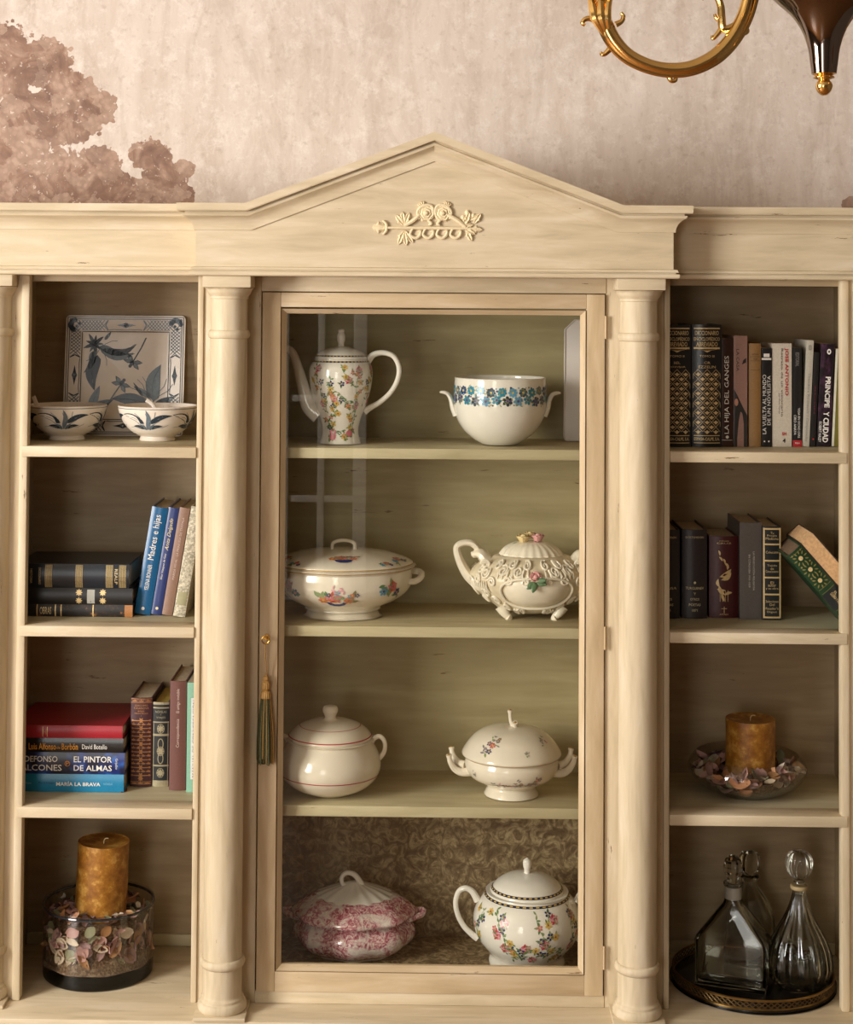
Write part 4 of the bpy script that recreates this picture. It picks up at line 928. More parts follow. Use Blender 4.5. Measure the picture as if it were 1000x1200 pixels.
# ------------------------------------------------------------------ books
PAGES = M('cream_paper_edges', 'cbb99c', .9, 0, .18, 180); PALEP = M('tan_paper_edges', 'c9a173', .9, 0, .2, 160); YELP = M('yellow_top_edge', 'cdb85a', .8)
TW = M('print_white', 'e9e4da', .6); TO = M('print_orange', 'e39a2c', .6); TR_ = M('print_red', 'b5302f', .6); TK = M('print_black', '2a2626', .6); TG = GILT
TDK = M('print_dark_blue', '17466a', .6); TPALE = M('print_pale_brown', 'cdb3a6', .6)
def cloth(name, c, rough=.45, var=.1, scale=400, bump=.1): return M(name, c, rough, 0, var, scale, 0, bump)
class Book:
    """spine faces -Y; origin at the foot of the spine"""
    def __init__(s, label, w, h, d, cover, hard=True, rnd=.1, pages=None, group='books on the shelves'):
        s.w, s.h, s.d = w, h, d; s.b = w*rnd if hard else w*.04; s.hard = hard
        s.root = thing('book', label, 'book', group=group)
        t = .0028 if hard else .0008; ov = .0035 if hard else .0003
        n = 8; outer = [(-w/2 + w*i/n, -s.b*(1-(2*i/n-1)**2)) for i in range(n+1)]
        inner = [(x*(w-2*t)/w, y + t) for x, y in outer]
        poly = [(-w/2, d)] + outer + [(w/2, d), (w/2-t, d)] + inner[::-1] + [(-w/2+t, d)]
        b = zprism(NB(), poly, 0, h); s.cover = mesh_obj('cover', b, cover, s.root, True, None, 40)
        mesh_obj('pages', bx(-w/2+t, w/2-t, t*1.2, d-ov, ov*.6, h-ov), pages or PAGES, s.root, False)
        s.D = Decal(lambda u, v: Vector((u, -s.b*(1-min(1, (2*u/w)**2)) - .0008, v))); s.lift = .0008
    def band(s, v0, v1, mat, u0=-.49, u1=.49, lift=0):
        n = 6; s.D.lift = lift
        for i in range(n): a, c = u0 + (u1-u0)*i/n, u0 + (u1-u0)*(i+1)/n; s.D.poly([(a*s.w, v0*s.h), (c*s.w, v0*s.h), (c*s.w, v1*s.h), (a*s.w, v1*s.h)], mat)
    def layer(s, name):
        s.D.done(name, s.cover); s.lift += .00015; L = s.lift
        s.D = Decal(lambda u, v: Vector((u, -s.b*(1-min(1, (2*u/s.w)**2)) - L, v)))
    def text(s, string, u, v, L, Hh, mat, dirn='up', **k):
        ln, ht = (L*s.h if L else None, Hh*s.w if Hh else None) if dirn != 'h' else (L*s.w if L else None, Hh*s.h if Hh else None)
        text_poly(string, s.D, u*s.w, v*s.h, ln, ht, mat, dirn, **k)
    def poly(s, pts, mat): s.D.poly(pts, mat)
    def finish(s, name='lettering'):
        if s.D.mats: s.D.done(name, s.cover)
        else: s.D.bm.free()
    def upright(s, x, y, z, lean=0, yaw=0):
        a = radians(lean); s.root.location = (x, y, z + abs(s.w/2*sin(a))); s.root.rotation_euler = (0, a, radians(yaw)); return s
    def flat(s, x, y, z, yaw=0):
        s.root.location = (x, y, z + s.w/2); s.root.rotation_euler = (0, pi/2, radians(yaw)); return s
def up_px(label, x0, x1, yt, yb, zs, d, cover, lean=0, yaw=0, **k):
    g = ground((x0+x1)/2, yb, zs); s = mpp(g.y); b = Book(label, (x1-x0)*s*(.97 if lean else 1), (yb-yt)*s/cos(radians(lean)), d, cover, **k); b.upright(g.x, g.y, zs, lean, yaw); return b
class Flat:
    def __init__(s, x, yb, zs): s.yb = yb; s.g = ground(x, yb, zs); s.z = zs; s.s = mpp(s.g.y)
    def add(s, label, x0, x1, th, d, cover, dy=0, yaw=0, **k):
        b = Book(label, th*s.s, (x1-x0)*s.s, d, cover, **k); p = at(x0, s.yb - 30, s.g.y + dy); b.flat(p.x, s.g.y + dy, s.z, yaw); s.z += th*s.s; return b
def rosette(b, u, v, r, mat, n=8):
    for k in range(n): b.poly(rot2(lens(r, r*.42, 4), 2*pi*k/n, u*b.w, v*b.h), mat)

# left bookcase, second shelf: three lying books and four leaning ones
GL = 'books on the left bookcase'
st_ = Flat(92, 722.5, S2)
worn = N('worn_black_leather'); v = worn.coord(); worn.l(worn.ramp(worn.noise(v, 55, 6, .7), [(.5, '1f1a18'), (.6, '3a2a1e'), (.66, 'a06a3c')]), worn.b.inputs['Base Color']); worn.set(rough=.5)
b = st_.add('worn black leather book with rubbed brown edges, bottom of its stack', 22, 156, 14, .15, worn.m, group=GL, pages=PALEP)
for v0 in (.16, .32, .37, .65): b.band(v0, v0+.010, TG); b.layer('gilt_band')
b.band(.93, 1.0, cloth('rubbed_tan_leather', 'a9713f')); b.layer('rubbed_end'); b.text('OBRAS', 0, .24, .1, .6, TG); b.finish()
b = st_.add('plain black book with gold flower stamps and grey label, lying mid stack', 20, 155.5, 19, .15, cloth('black_cloth', '1a1818', .38), group=GL)
b.band(.609, .675, M('silver_grey_label', 'a9a79c', .5), -.42, .42)
for v0 in (.539, .745):
    for u0 in (-.25, .25): rosette(b, u0, v0, .0075, TG)
b.text('4', .3, .64, None, .12, TK, 'up'); b.finish('spine_stamps')
b = st_.add('thick navy black book with gold spine bands, top of its stack', 20, 151.5, 28, .17, cloth('navy_black_leather', '161d27', .3), group=GL)
for v0 in (.253, .525, .795, .912):
    b.band(v0, v0+.062, M('dull_gold_band', '8e7d58', .4, .3), -.47, .47)
    for k in range(5): b.band(v0 + .0145*k - .001, v0 + .0145*k + .003, TG, -.47, .47)
    b.layer('gilt_band')
b.text('REALP', 0, .868, .028, .62, TG, 'h') if False else text_poly('REALP', b.D, 0, .886*b.h, .62*b.w, .018*b.h*1.4, TG, 'h')
text_poly('DICCIONARIO', b.D, 0, .205*b.h, .7*b.w, .02*b.h, TG, 'h'); text_poly('HISTORIA', b.D, 0, .13*b.h, .6*b.w, .02*b.h, TG, 'h'); b.finish()

b = up_px('bright blue book lettered Madres e hijas, leaning', 157, 176.5, 597, 721, S2, .155, cloth('bright_blue_jacket', '1b5a86', .25), 9, group=GL)
b.text('Madres e hijas', .02, .72, .42, .52, TW); b.text('YELENA BONNER', 0, .345, .24, .26, TW); b.poly(disc(.0035, 10, 0, .055*b.h), TW); b.finish()
b = up_px('indigo blue book with gold script title, leaning', 176.5, 189.3, 597, 721, S2, .155, cloth('indigo_jacket', '303d70', .3), 9, group=GL)
b.text('Anita Delgado', .02, .75, .30, .46, M('print_pale_gold', 'e2d3a2', .5), shear=.35); b.text('Elisa Vázquez de Gey', -.05, .45, .24, .24, TW); b.poly(disc(.0032, 10, 0, .06*b.h), M('print_pale_gold', 'e2d3a2')); b.finish()
b = up_px('mauve brown book with pale title, leaning beside indigo book', 189.5, 202, 597, 721.5, S2, .155, cloth('mauve_brown_cloth', '8a6a58', .5), 9, group=GL)
b.text('MARISA VIDAL · LA PRINCESA DE TRÁPALA', 0, .62, .58, .26, TPALE); b.finish()
mot = N('mottled_cream_cloth'); v = mot.coord(); mot.l(mot.ramp(mot.noise(v, 230, 3, .6), [(.42, '9c9480'), (.55, 'c9bfa5'), (.65, 'd9d0b8')]), mot.b.inputs['Base Color']); mot.set(rough=.8)
b = up_px('mottled cream cloth book leaning against the cabinet stile', 202.5, 217, 596, 723.5, S2, .16, mot.m, 9, group=GL)
b.band(.105, .225, M('olive_label', 'a39c78', .6), -.38, .38); b.finish('label')

# left bookcase, third shelf
st_ = Flat(88, 928, S3)
b = st_.add('sky blue book lettered María la Brava, bottom of its stack', 16, 145, 20.5, .155, cloth('sky_blue_jacket', '1f7fa8', .28), hard=True, rnd=.06, group=GL)
b.text('MARÍA LA BRAVA', .02, .59, .40, .26, TW, bold=.02); b.text('Pilar de Arístegui', 0, .30, .14, .16, TDK, shear=.2); b.text('NOVELA', .02, .86, .08, .12, M('print_pale_blue', '8cc4dc')); b.text('Martínez', 0, .14, .05, .12, M('print_pale_blue', '8cc4dc')); b.finish()
fal = N('navy_photo_jacket'); v = fal.coord(); vo = fal.n('ShaderNodeTexVoronoi', i={'Scale': 55.0}); fal.l(v, vo.inputs['Vector'])
fal.l(fal.mix(fal.ramp(fal.noise(fal.coord((1, 1, 1)), 16, 3), [(.47, 0.0), (.6, .9)]), '14172e', fal.ramp(vo.outputs['Distance'], [(.2, '2b63b8'), (.6, '17307a')])), fal.b.inputs['Base Color']); fal.set(rough=.28)
b = st_.add('navy book lettered El Pintor de Almas, in lower stack', 15, 146, 25, .155, fal.m, rnd=.06, group=GL)
b.text('ILDEFONSO', -.20, .231, .34, .27, TW, bold=.01); b.text('FALCONES', .20, .239, .40, .29, TW, bold=.01); b.text('EL PINTOR', -.20, .716, .34, .27, TW, bold=.01); b.text('DE ALMAS', .20, .716, .34, .27, TW, bold=.01)
for q in range(16): b.poly(rot2([(.0052, -.0004), (.0060, 0), (.0052, .0022), (.0046, 0)], q*pi/8, 0, .489*b.h), TO)
b.text('P', 0, .489, None, .22, TO); text_poly('Grijalbo', b.D, 0, .925*b.h, .5*b.w, None, TW, 'h') ; b.finish()
b = st_.add('black book lettered Luis Alfonso de Borbón, under the red book', 16, 144, 16.5, .155, cloth('black_gloss_jacket', '1c1a1a', .2), rnd=.06, group=GL)
b.text('Luis Alfonso', .08, .262, .25, .46, TO, bold=.015); b.text('de', .15, .41, None, .2, TO); b.text('Borbón', .08, .512, .148, .46, TO, bold=.015); b.text('David Botello', .08, .738, .227, .34, TW); b.finish()
b = st_.add('plain red cloth book lying on top of its stack', 15, 143, 14.5, .2, cloth('red_cloth', 'a11f2d', .38), yaw=0, group=GL)
for v0 in (.27, .31): b.band(v0, v0+.005, TG, -.4, .4)
b.text('I · I', 0, .29, .025, .4, TG); b.finish('gilt_bands')
# ribbon marker hangs from the blue book
rb = Flat(146, 930, S3); pr = ground(148, 927, S3)
rm = tag(mesh_obj('ribbon_marker', tube(NB(), [(pr.x-.004, pr.y+.02, S3+.0012), (pr.x, pr.y-.002, S3+.0012), (pr.x-.009, pr.y-.012, S3+.0012)], .0011, 6, flat=1.6), M('brown_ribbon', '6d3f2a', .6)), 'narrow brown ribbon marker lying on shelf below blue book', 'ribbon')

b = up_px('maroon book covered in gilt tooling, third shelf', 152.5, 177.5, 819, 921.5, S3, .15, cloth('maroon_leather', '45242a', .4), group=GL)
COPPER = M('copper_gilt', 'b9824f', .4, .4, .15, 200)
for v0, v1 in ((.945, .985), (.03, .055)):
    b.band(v0, v0+.006, COPPER); b.band(v1, v1+.006, COPPER)
def frieze_row(b, v, r, mat, n=4):
    for k in range(n): b.poly(rot2(lens(b.w/n*.95, r*b.h, 4), 0, (-.46 + .92*k/n)*b.w, v*b.h), mat); b.poly(disc(r*b.h*.35, 6, (-.46 + .92*(k+.5)/n)*b.w, (v+r*.9)*b.h), mat)
for k in range(15):
    v0 = .13 + .044*k
    if k % 2: frieze_row(b, v0, .016, COPPER, 4)
    else: b.band(v0-.006, v0+.004, COPPER, -.46, .46); rosette(b, 0, v0, .0065, COPPER, 6)
    for u0 in (-.4, .4): b.poly(disc(.0022, 6, u0*b.w, v0*b.h), COPPER)
frieze_row(b, .965, .014, COPPER, 3); frieze_row(b, .042, .014, COPPER, 3); rosette(b, 0, .095, .006, COPPER)
b.text('GIACOMO', 0, .915, .6, .02, COPPER, 'h'); b.text('CASANOVA', 0, .885, .7, .024, COPPER, 'h'); b.text('MIS', 0, .85, .3, .018, COPPER, 'h'); b.text('MEMORIAS', 0, .825, .62, .016, COPPER, 'h'); b.text('I', 0, .80, None, .016, COPPER, 'h'); b.finish('gilt_tooling')
b = up_px('black and pewter tooled book lettered Novelas y Viajes', 178.5, 197.5, 824, 921.5, S3, .15, cloth('black_leather', '1e2224', .38), pages=YELP, group=GL)
PEW = M('pewter_gilt', 'a59a7c', .4, .4, .15, 200)
for v0, v1 in ((0, .075), (.925, .94), (.755, .77), (.60, .625), (.24, .26), (.97, 1)): b.band(v0, v1, PEW)
for u0 in (-.46, .42): b.band(.08, .75, PEW, u0, u0+.04)
for v0 in (.685, .42, .165): rosette(b, 0, v0, .0085, PEW, 8); b.D.strip([(.0075*cos(q*.524), v0*b.h + .0095*sin(q*.524)) for q in range(13)], .0012, PEW)
for v0 in (.505, .335): b.D.strip([(.0055*cos(q*.524), v0*b.h + .011*sin(q*.524)) for q in range(13)], .0018, PEW)
b.text('NOVELAS', 0, .885, .68, .028, PEW, 'h'); b.text('Y', 0, .853, None, .02, PEW, 'h'); b.text('VIAJES', 0, .815, .58, .028, PEW, 'h'); b.finish('gilt_tooling')
b = up_px('tall russet brown book beside the black tooled book', 198.3, 217.5, 800, 926, S3, .16, cloth('russet_cloth', '6b4138', .6), rnd=.1, group=GL)
b.text('Correspondencia', .02, .525, .26, .24, TPALE); b.text('El amigo invisible', .02, .82, .22, .24, TPALE); b.finish()
b = up_px('pale green paperback beside the russet book', 218.3, 231, 802, 928.5, S3, .16, cloth('mint_green_card', '86b59a', .5), hard=False, group=GL)
b.band(.12, .86, M('white_label', 'd8dad6', .6), -.12, .47); b.layer('white_label'); b.text('MANUAL DE CONVERSACIÓN', .12, .49, .70, .26, TK); b.finish()

# right bookcase, top shelf
GR = 'books on the right bookcase'
def encyc(label, x0, x1, tomo, a_, c_):
    b = up_px(label, x0, x1, 381.5, 523.5, S1, .17, cloth('black_bonded_leather', '141212', .3), rnd=.12, group=GR)
    for v0, v1 in ((.964, .975), (.80, .815), (.09, .096), (.03, .036)): b.band(v0, v1, TG, -.44, .44)
    b.poly([(-.35*b.w, .80*b.h), (.35*b.w, .80*b.h), (.12*b.w, .787*b.h), (0, .772*b.h), (-.12*b.w, .787*b.h)], TG)
    for i, q in enumerate(('DICCIONARIO', 'ENCICLOPÉDICO', 'ABREVIADO')): b.text(q, 0, .932 - .046*i, (.8, .88, .72)[i], .036, TG, 'h', bold=.01)
    b.text(tomo, 0, .742, .5, .018, TG, 'h'); b.text(a_, 0, .688, .22, .02, TG, 'h'); b.text(c_, 0, .654, .58, .021, TG, 'h')
    b.text('ESPASA-CALPE, S.A.', 0, .063, .86, .03, TG, 'h', bold=.02)
    nr = 13; y0, y1 = .105*b.h, .615*b.h; ch = (y1-y0)/nr; nc = 3; cw = .9*b.w/nc
    for r in range(nr):
        for c in range(nc + (r % 2)):
            x = (c - (nc-1 + (r % 2))/2)*cw; y = y0 + (r+.5)*ch; lim = .455*b.w
            f = lambda px: max(-lim, min(lim, px))
            b.D.strip([(f(x), y+ch*.98), (f(x+cw*.5), y)], .0008, TG); b.D.strip([(f(x), y+ch*.98), (f(x-cw*.5), y)], .0008, TG)
            if abs(x) < lim - cw*.3:
                b.poly([(x, y-ch*.5), (x+cw*.36, y+ch*.12), (x+cw*.17, y+ch*.06), (x, y+ch*.35), (x-cw*.17, y+ch*.06), (x-cw*.36, y+ch*.12)], TG)
    b.finish('gilt_tooling')
encyc('black and gold encyclopedia Tomo II, nearest the column', 776, 810, 'TOMO II', 'BEL', 'COZVÍJAR')
encyc('black and gold encyclopedia Tomo III, right of Tomo II', 811, 845.5, 'TOMO III', 'CR', 'EZZELIN')
pap = dict(hard=False, group=GR)
b = up_px('dark brown paperback lettered La hija del Ganges, right of encyclopedias', 846, 859, 398, 523.5, S1, .14, cloth('dark_brown_gloss', '3a221a', .2), **pap)
b.text('LA HIJA DEL GANGES', 0, .48, .72, .5, TW); b.poly(disc(.0035, 8, 0, .09*b.h), TW); b.band(.06, .063, TW); b.finish()
b = up_px('dusty pink paperback with dark figure on spine', 860, 876, 394.5, 523.5, S1, .14, cloth('dusty_pink_card', 'a98478', .4), **pap)
b.poly([(-.48*b.w, .0), (.48*b.w, .0), (.48*b.w, .28*b.h), (.1*b.w, .30*b.h), (-.1*b.w, .38*b.h), (-.3*b.w, .48*b.h), (-.48*b.w, .52*b.h)], M('print_dark_figure', '33302f', .4)); b.poly(disc(.004, 9, -.3*b.w, .40*b.h, .008), M('print_skin', 'c98f78', .5)); b.poly([(.1*b.w, .74*b.h), (.4*b.w, .76*b.h), (.4*b.w, .80*b.h), (.2*b.w, .78*b.h)], TK); b.text('LA CASA', -.2, .78, .2, .2, TK, 'down'); b.finish('spine_picture')
b = up_px('tan ochre cloth book between pink and black books', 878, 892, 403.5, 523.5, S1, .14, cloth('ochre_cloth', '9a7444', .6), rnd=.15, group=GR)
for v0 in (.83, .87, .74): b.band(v0, v0+.004, M('print_brown', '5d3d22', .6), -.4, .4)
b.text('ANDREW', 0, .895, .6, .014, TK, 'h'); b.text('VIDA', 0, .85, .4, .014, TK, 'h'); b.finish()
b = up_px('black paperback lettered La Vuelta al Mundo de un Novelista', 892.8, 904.3, 409, 523.5, S1, .13, cloth('black_card', '201e1d', .3), **pap)
b.text('LA VUELTA AL MUNDO', -.22, .43, .60, .36, TW); b.text('DE UN NOVELISTA', .24, .47, .50, .34, TW); b.layer('lettering'); b.band(.88, .90, TW); b.layer('white_bar'); b.band(.91, .945, TW, -.3, .3); b.layer('white_bar')
for u0 in (-.22, .22): b.poly(disc(.0018, 6, u0*b.w, .055*b.h), TW)
b.finish()
b = up_px('white paperback lettered José Antonio in red', 905.3, 928, 403.5, 523.5, S1, .145, cloth('off_white_card', 'cfc4b2', .5), **pap)
b.text('JOSE ANTONIO', .22, .725, .46, .22, TR_, 'down', bold=.03); b.text('Retrato de un visionario', .0, .62, .66, .11, TK, 'down'); b.text('Joan Maria Thomàs', -.15, .42, .2, .09, TK, 'down')
b.text('SH', .1, .125, .22, .032, TR_, 'h', bold=.04); b.text('4', .1, .06, None, .04, TK, 'h', bold=.04); b.finish()
b = up_px('black paperback with red foot on spine, right of white book', 929.3, 940, 408.5, 523.5, S1, .13, cloth('black_card', '201e1d'), **pap)
b.band(0, .065, M('print_red_block', 'b3262c', .5)); b.layer('red_block'); b.text('VIDA EN OCHO DÍAS', .2, .24, .3, .3, TW, 'down'); b.text('CIRO ANAYA', -.25, .22, .2, .26, TW, 'down'); b.text('EDITORIAL', 0, .88, .14, .4, M('print_grey', '8a8580', .6), 'down'); b.text('tapa', 0, .035, .5, None, TW, 'h'); b.finish()
b = up_px('slim pale grey paperback lettered Theodore Roosevelt, slightly leaning', 940.2, 948.7, 400, 523.5, S1, .13, cloth('pale_grey_card', 'b9b2a2', .5), lean=2.6, **pap)
b.text('Theodore Roosevelt / Campobello', 0, .37, .64, .42, M('print_grey', '8a8580'), 'down'); b.layer('lettering'); b.D.strip([(-.002, .91*b.h), (.002, .91*b.h), (.002, .95*b.h), (-.002, .95*b.h), (-.002, .91*b.h)], .0008, TK); b.finish('emblem')
b = up_px('thin black paperback behind the slim grey one', 949.5, 956, 414, 523.5, S1, .12, cloth('black_card', '201e1d'), lean=2.6, **pap)
b.poly(disc(.002, 6, 0, .08*b.h), TR_); b.text('NOCHE', 0, .5, .3, .3, M('print_maroon', '6d2a3a', .6)); b.finish()
pur = N('purple_night_jacket'); v = pur.coord((1, 1, .6)); pur.l(pur.ramp(pur.noise(v, 45, 5, .7), [(.48, '1d151b'), (.6, '43283c'), (.7, '7a4f70')]), pur.b.inputs['Base Color']); pur.set(rough=.3)
b = up_px('black and purple book lettered Príncipe, second from bookcase end', 957, 973.5, 404.5, 523.5, S1, .14, pur.m, lean=2.6, **pap)
b.text('PRINCIPE', .12, .53, .3, .38, TW, 'down', bold=.03); b.text('Y CIUDAD', .1, .19, .30, .42, TW, 'down', bold=.03); b.text('ROBERT HALEY', -.3, .14, .2, .2, TW, 'down'); b.poly(disc(.0045, 10, .1*b.w, .925*b.h, .006), TW); b.layer('lettering'); b.poly(disc(.002, 8, .1*b.w, .925*b.h, .003), TK); b.finish('emblem')
b = up_px('olive green book with pale edge, last at bookcase end', 974.5, 989, 410.5, 523.5, S1, .14, cloth('olive_card', '6b6420', .5), lean=2.6, **pap)
b.band(0, 1, M('pale_spine_edge', 'c9c4ae', .6), -.49, -.30); b.layer('pale_edge'); b.text('HISTORIA', .1, .25, .2, .2, TK, 'down'); b.finish()

# right bookcase, second shelf
DB = cloth('aubergine_leather', '2f2626', .42, .15, 260, .3)
for lab, x0, x1, bot in (('dark aubergine leather volume half hidden behind the column', 768, 796.5, ('LA', 'MEDUSA', 'Y', 'OTROS', 'POEMAS', '1871')), ('dark aubergine leather volume left of maroon book', 799.5, 828.5, ('·', 'TURGUENEV', 'Y', 'OTROS', 'POETAS', '1871'))):
    b = up_px(lab, x0, x1, 622, 724.5, S2, .155, DB, rnd=.12, group=GR)
    b.text('DOSTOYEVSKI', 0, .915, .72, .022, M('print_pale_gold', 'e2d3a2'), 'h')
    for i, q in enumerate(bot): b.text(q, 0, .405 - .062*i, (.12, .72, .1, .36, .46, .22)[i] if q != '·' else .1, .028 if q != '·' else None, M('print_pale_gold', 'e2d3a2'), 'h')
    b.finish()
b = up_px('maroon leather book with gilt bird ornament', 831.5, 865, 629.5, 723.5, S2, .14, cloth('deep_maroon_leather', '4c1a1e', .4, .15, 200, .2), rnd=.12, group=GR)
b.text('CÉSAR', 0, .945, .34, .018, TG, 'h'); b.text('CRUZ', .0, .915, .5, .02, TG, 'h') ; U = b.w
for x, y, l, a, bd in ((-.2, .83, .20, -1.3, .1), (-.18, .75, .2, -.9, .1), (-.05, .73, .2, -1.1, .1), (.0, .68, .26, -.9, .1), (.12, .66, .2, -1.6, .0), (.25, .60, .5, -2.55, .12), (.25, .56, .45, -2.5, .15), (-.2, .48, .3, -1.4, -.2), (-.18, .40, .4, -1.0, -.15), (.05, .34, .3, 3.0, .1), (.0, .28, .3, .3, .1), (-.1, .30, .3, -1.2, 0)):
    b.poly(rot2(lens(l*U, l*U*.34, 5, bd), a, x*U, y*b.h), TG)
for dx in (-.14, -.05, .04, .13): b.D.strip([(dx*U, .34*b.h), (dx*U, .20*b.h)], .001, TG)
b.D.strip([(0, .14*b.h), (0, .06*b.h)], .0014, TG); b.D.strip([(-.1*U, .115*b.h), (.1*U, .115*b.h)], .0012, TG); b.text('ATENEA', 0, .045, .3, .02, TG, 'h'); b.finish('gilt_ornament')
b = up_px('tall grey book with white vertical title', 867.3, 892.6, 614, 725.5, S2, .15, cloth('mid_grey_cloth', '6b6662', .55), rnd=.08, group=GR)
b.text('LA PERSECUCIÓN RELIGIOSA', .14, .50, .40, .1, TW, 'down'); b.text('EN CÓRDOBA 1931-1939', -.06, .50, .34, .1, TW, 'down'); b.finish()
b = up_px('black book with gold framed spine panels', 893.8, 916, 618.5, 726.5, S2, .15, cloth('black_leather', '1e2224'), rnd=.06, group=GR)
for u0 in (-.46, .38): b.band(.02, .985, TG, u0, u0+.08)
for v0 in (.02, .265, .445, .625, .80, .965): b.band(v0, v0+.018, TG, -.4, .4)
for i, (q, v0) in enumerate((('Tu', .93), ('Propia', .90), ('Medicina', .87), ('Colección', .725), ('Tejido', .58), ('de', .55), ('Conocimiento', .52), ('El', .40), ('autor', .37), ('y su obra', .335), ('Selecciones', .20), ('Del', .165), ("Reader's", .125), ('Digest', .085))): b.text(q, 0, v0, min(.66, .085*len(q)), .026, TG, 'h')
b.finish('gilt_tooling')
def leaning_pair():
    top = at(924, 637, .03); foot = ground(991, 727, S2); a = -41.5; wd = 21*mpp(.03); h = .198
    b = Book('green gilt book leaning steeply on the right second shelf', wd, h, .14, cloth('dark_green_leather', '17381f', .38), rnd=.1, group=GR, pages=M('shaded_paper_edges', '6d5640', .9, 0, .2, 160))  # page edges browned to carry the shadow on them
    ar = radians(a); b.root.rotation_euler = (0, ar, 0); b.root.location = (foot.x, .03, S2 + wd/2*sin(-ar) + .0006)
    b.band(.26, .46, cloth('black_leather', '1e2224')); b.layer('title_label')
    for k, v0 in enumerate((.90, .75, .60)):
        b.poly(rot2(disc(.0048, 10), 0, 0, v0*b.h), TG)
        for q in range(10): b.poly(rot2(lens(.0085, .003, 4), q*.628, .0085*cos(q*.628), v0*b.h + .0085*sin(q*.628)), M('olive_gilt', '8d8048', .45, .3))
        for q in (-1, 1): b.poly(rot2(disc(.0022, 6), 0, q*.3*b.w, (v0+.07)*b.h), M('olive_gilt', '8d8048'))
    for v0 in (.97, .52, .47, .25, .03): b.band(v0, v0+.004, M('olive_gilt', '8d8048'), -.42, .42)
    rosette(b, 0, .13, .011, M('olive_gilt', '8d8048')); b.text('EL', .2, .40, None, .14, TG, 'down'); b.text('GUERRA Y PAZ', 0, .36, .14, .18, TG, 'down'); b.finish('gilt_tooling')
    # second book rests on it, fore edge to the front
    w2, h2 = .036, .150; lab = 'book with tan page edges outwards, leaning on the green book'
    t = thing('book', lab, 'book', group=GR)
    d = Vector((sin(ar), 0, cos(ar))); nrm = Vector((cos(ar), 0, -sin(ar)))
    t.location = b.root.location + nrm*(wd/2 + w2/2 + .0004) + d*.050; t.rotation_euler = (0, ar, 0)
    cv = cloth('dark_brown_cloth', '2d211a', .6); q = NB(); box(q, -w2/2, -w2/2+.0025, 0, .135, 0, h2); box(q, w2/2-.0025, w2/2, 0, .135, 0, h2); box(q, -w2/2, w2/2, .135, .138, 0, h2)
    mesh_obj('cover', q, cv, t, False); mesh_obj('pages', bx(-w2/2+.0025, w2/2-.0025, .0005, .134, .001, h2-.001), PALEP, t, False)
leaning_pair()
# ------------------------------------------------------------------ candles, glass, tray
WAX = N('amber_wax'); v = WAX.coord(); WAX.l(WAX.ramp(WAX.noise(v, 38, 6, .7), [(.38, '8a5618'), (.52, 'a56f24'), (.64, 'c99b4c')]), WAX.b.inputs['Base Color']); WAX.set(rough=.45); WAX.b.inputs['Subsurface Weight'].default_value = .15; WAX.b.inputs['Subsurface Radius'].default_value = (.02, .008, .002); WAX.bump(WAX.noise(v, 60, 5, .7), .35, .002); WAX = WAX.m
WICK = M('wick', 'cbb58a', .9)
PET = [M('petal_' + n, c, .75, 0, .2, 120) for n, c in (('mauve', 'a08486'), ('rose', 'c39c98'), ('peach', 'd09a74'), ('brown', '7a5844'), ('cream', 'cfc2ae'), ('sage', '8d9072'), ('plum', '5a3a3e'), ('tan', 'ad8258'))]
def petal_mesh(kind, mat):
    b = NB(); n = 5
    for i in range(n+1):
        t = i/n; w_ = .5*sin(pi*min(1, .06 + t*.9))**(.7 if kind < 2 else 1.2)*(.8 if kind == 0 else .55 if kind == 1 else .42)
        for q in (-1, 0, 1): b.verts.new((t-.5, q*w_, (.18 if kind != 2 else .35)*(abs(q)*.6 + (t-.5)**2*1.4)))
    b.verts.ensure_lookup_table(); V = b.verts
    for i in range(n):
        for j in (0, 1): b.faces.new((V[i*3+j], V[i*3+j+1], V[i*3+3+j+1], V[i*3+3+j]))
    me = bpy.data.meshes.new('petal'); b.to_mesh(me); b.free(); me.materials.append(mat); me.polygons.foreach_set('use_smooth', [True]*len(me.polygons)); return me
PM = [[petal_mesh(k, m) for m in PET] for k in range(3)]
def potpourri(label, loc, place, bed, n, seed, size):
    """loose dried petals: a bed of crumbs and single petals on it"""
    t = thing('potpourri', label, 'potpourri', loc, group='dried petal mixes'); rnd = random.Random(seed)
    k = 'crumb_mix'
    if k not in MC:
        q = N(k); v = q.coord(); q.l(q.ramp(q.noise(v, 190, 5, .75), [(.35, '3d2b24'), (.5, '6b5340'), (.58, '8a7a5e'), (.66, '94857a')]), q.b.inputs['Base Color']); q.set(rough=.9); q.bump(q.noise(v, 150, 4), .6, .004); MC[k] = q.m
    o = mesh_obj('crumbs', bed, MC[k], t); o['kind'] = 'stuff'
    for i in range(n):
        p, rot = place(rnd); o = bpy.data.objects.new('petal', PM[rnd.choice((0, 0, 1, 1, 2))][rnd.choice((0, 0, 1, 1, 1, 2, 3, 3, 4, 4, 5, 6, 7))]); COL.objects.link(o); o.parent = t
        s = size*rnd.uniform(.7, 1.4); o.location = p; o.rotation_euler = rot; o.scale = (s, s, s)
    return t
def candle(label, loc, r, h, tilt=(0, 0)):
    t = thing('candle', label, 'candle', loc, (radians(tilt[0]), radians(tilt[1]), 0), 'amber pillar candles')
    mesh_obj('wax', Lathe([(0, 0), (r, 0), (r, 0), (r*1.01, h*.3), (r, h*.7), (r*1.0, h-.004), (r*.975, h-.001), (r*.9, h-.002), (r*.5, h-.005), (0, h-.006)], 3, mod=lambda a, z: 1 + .008*sin(3*a + z*40)).mesh(48), WAX, t)
    mesh_obj('wick', tube(NB(), [(0, 0, h-.008), (.001, 0, h+.002), (.005, -.002, h+.006), (.010, -.003, h+.006)], .0012, 6), WICK, t)
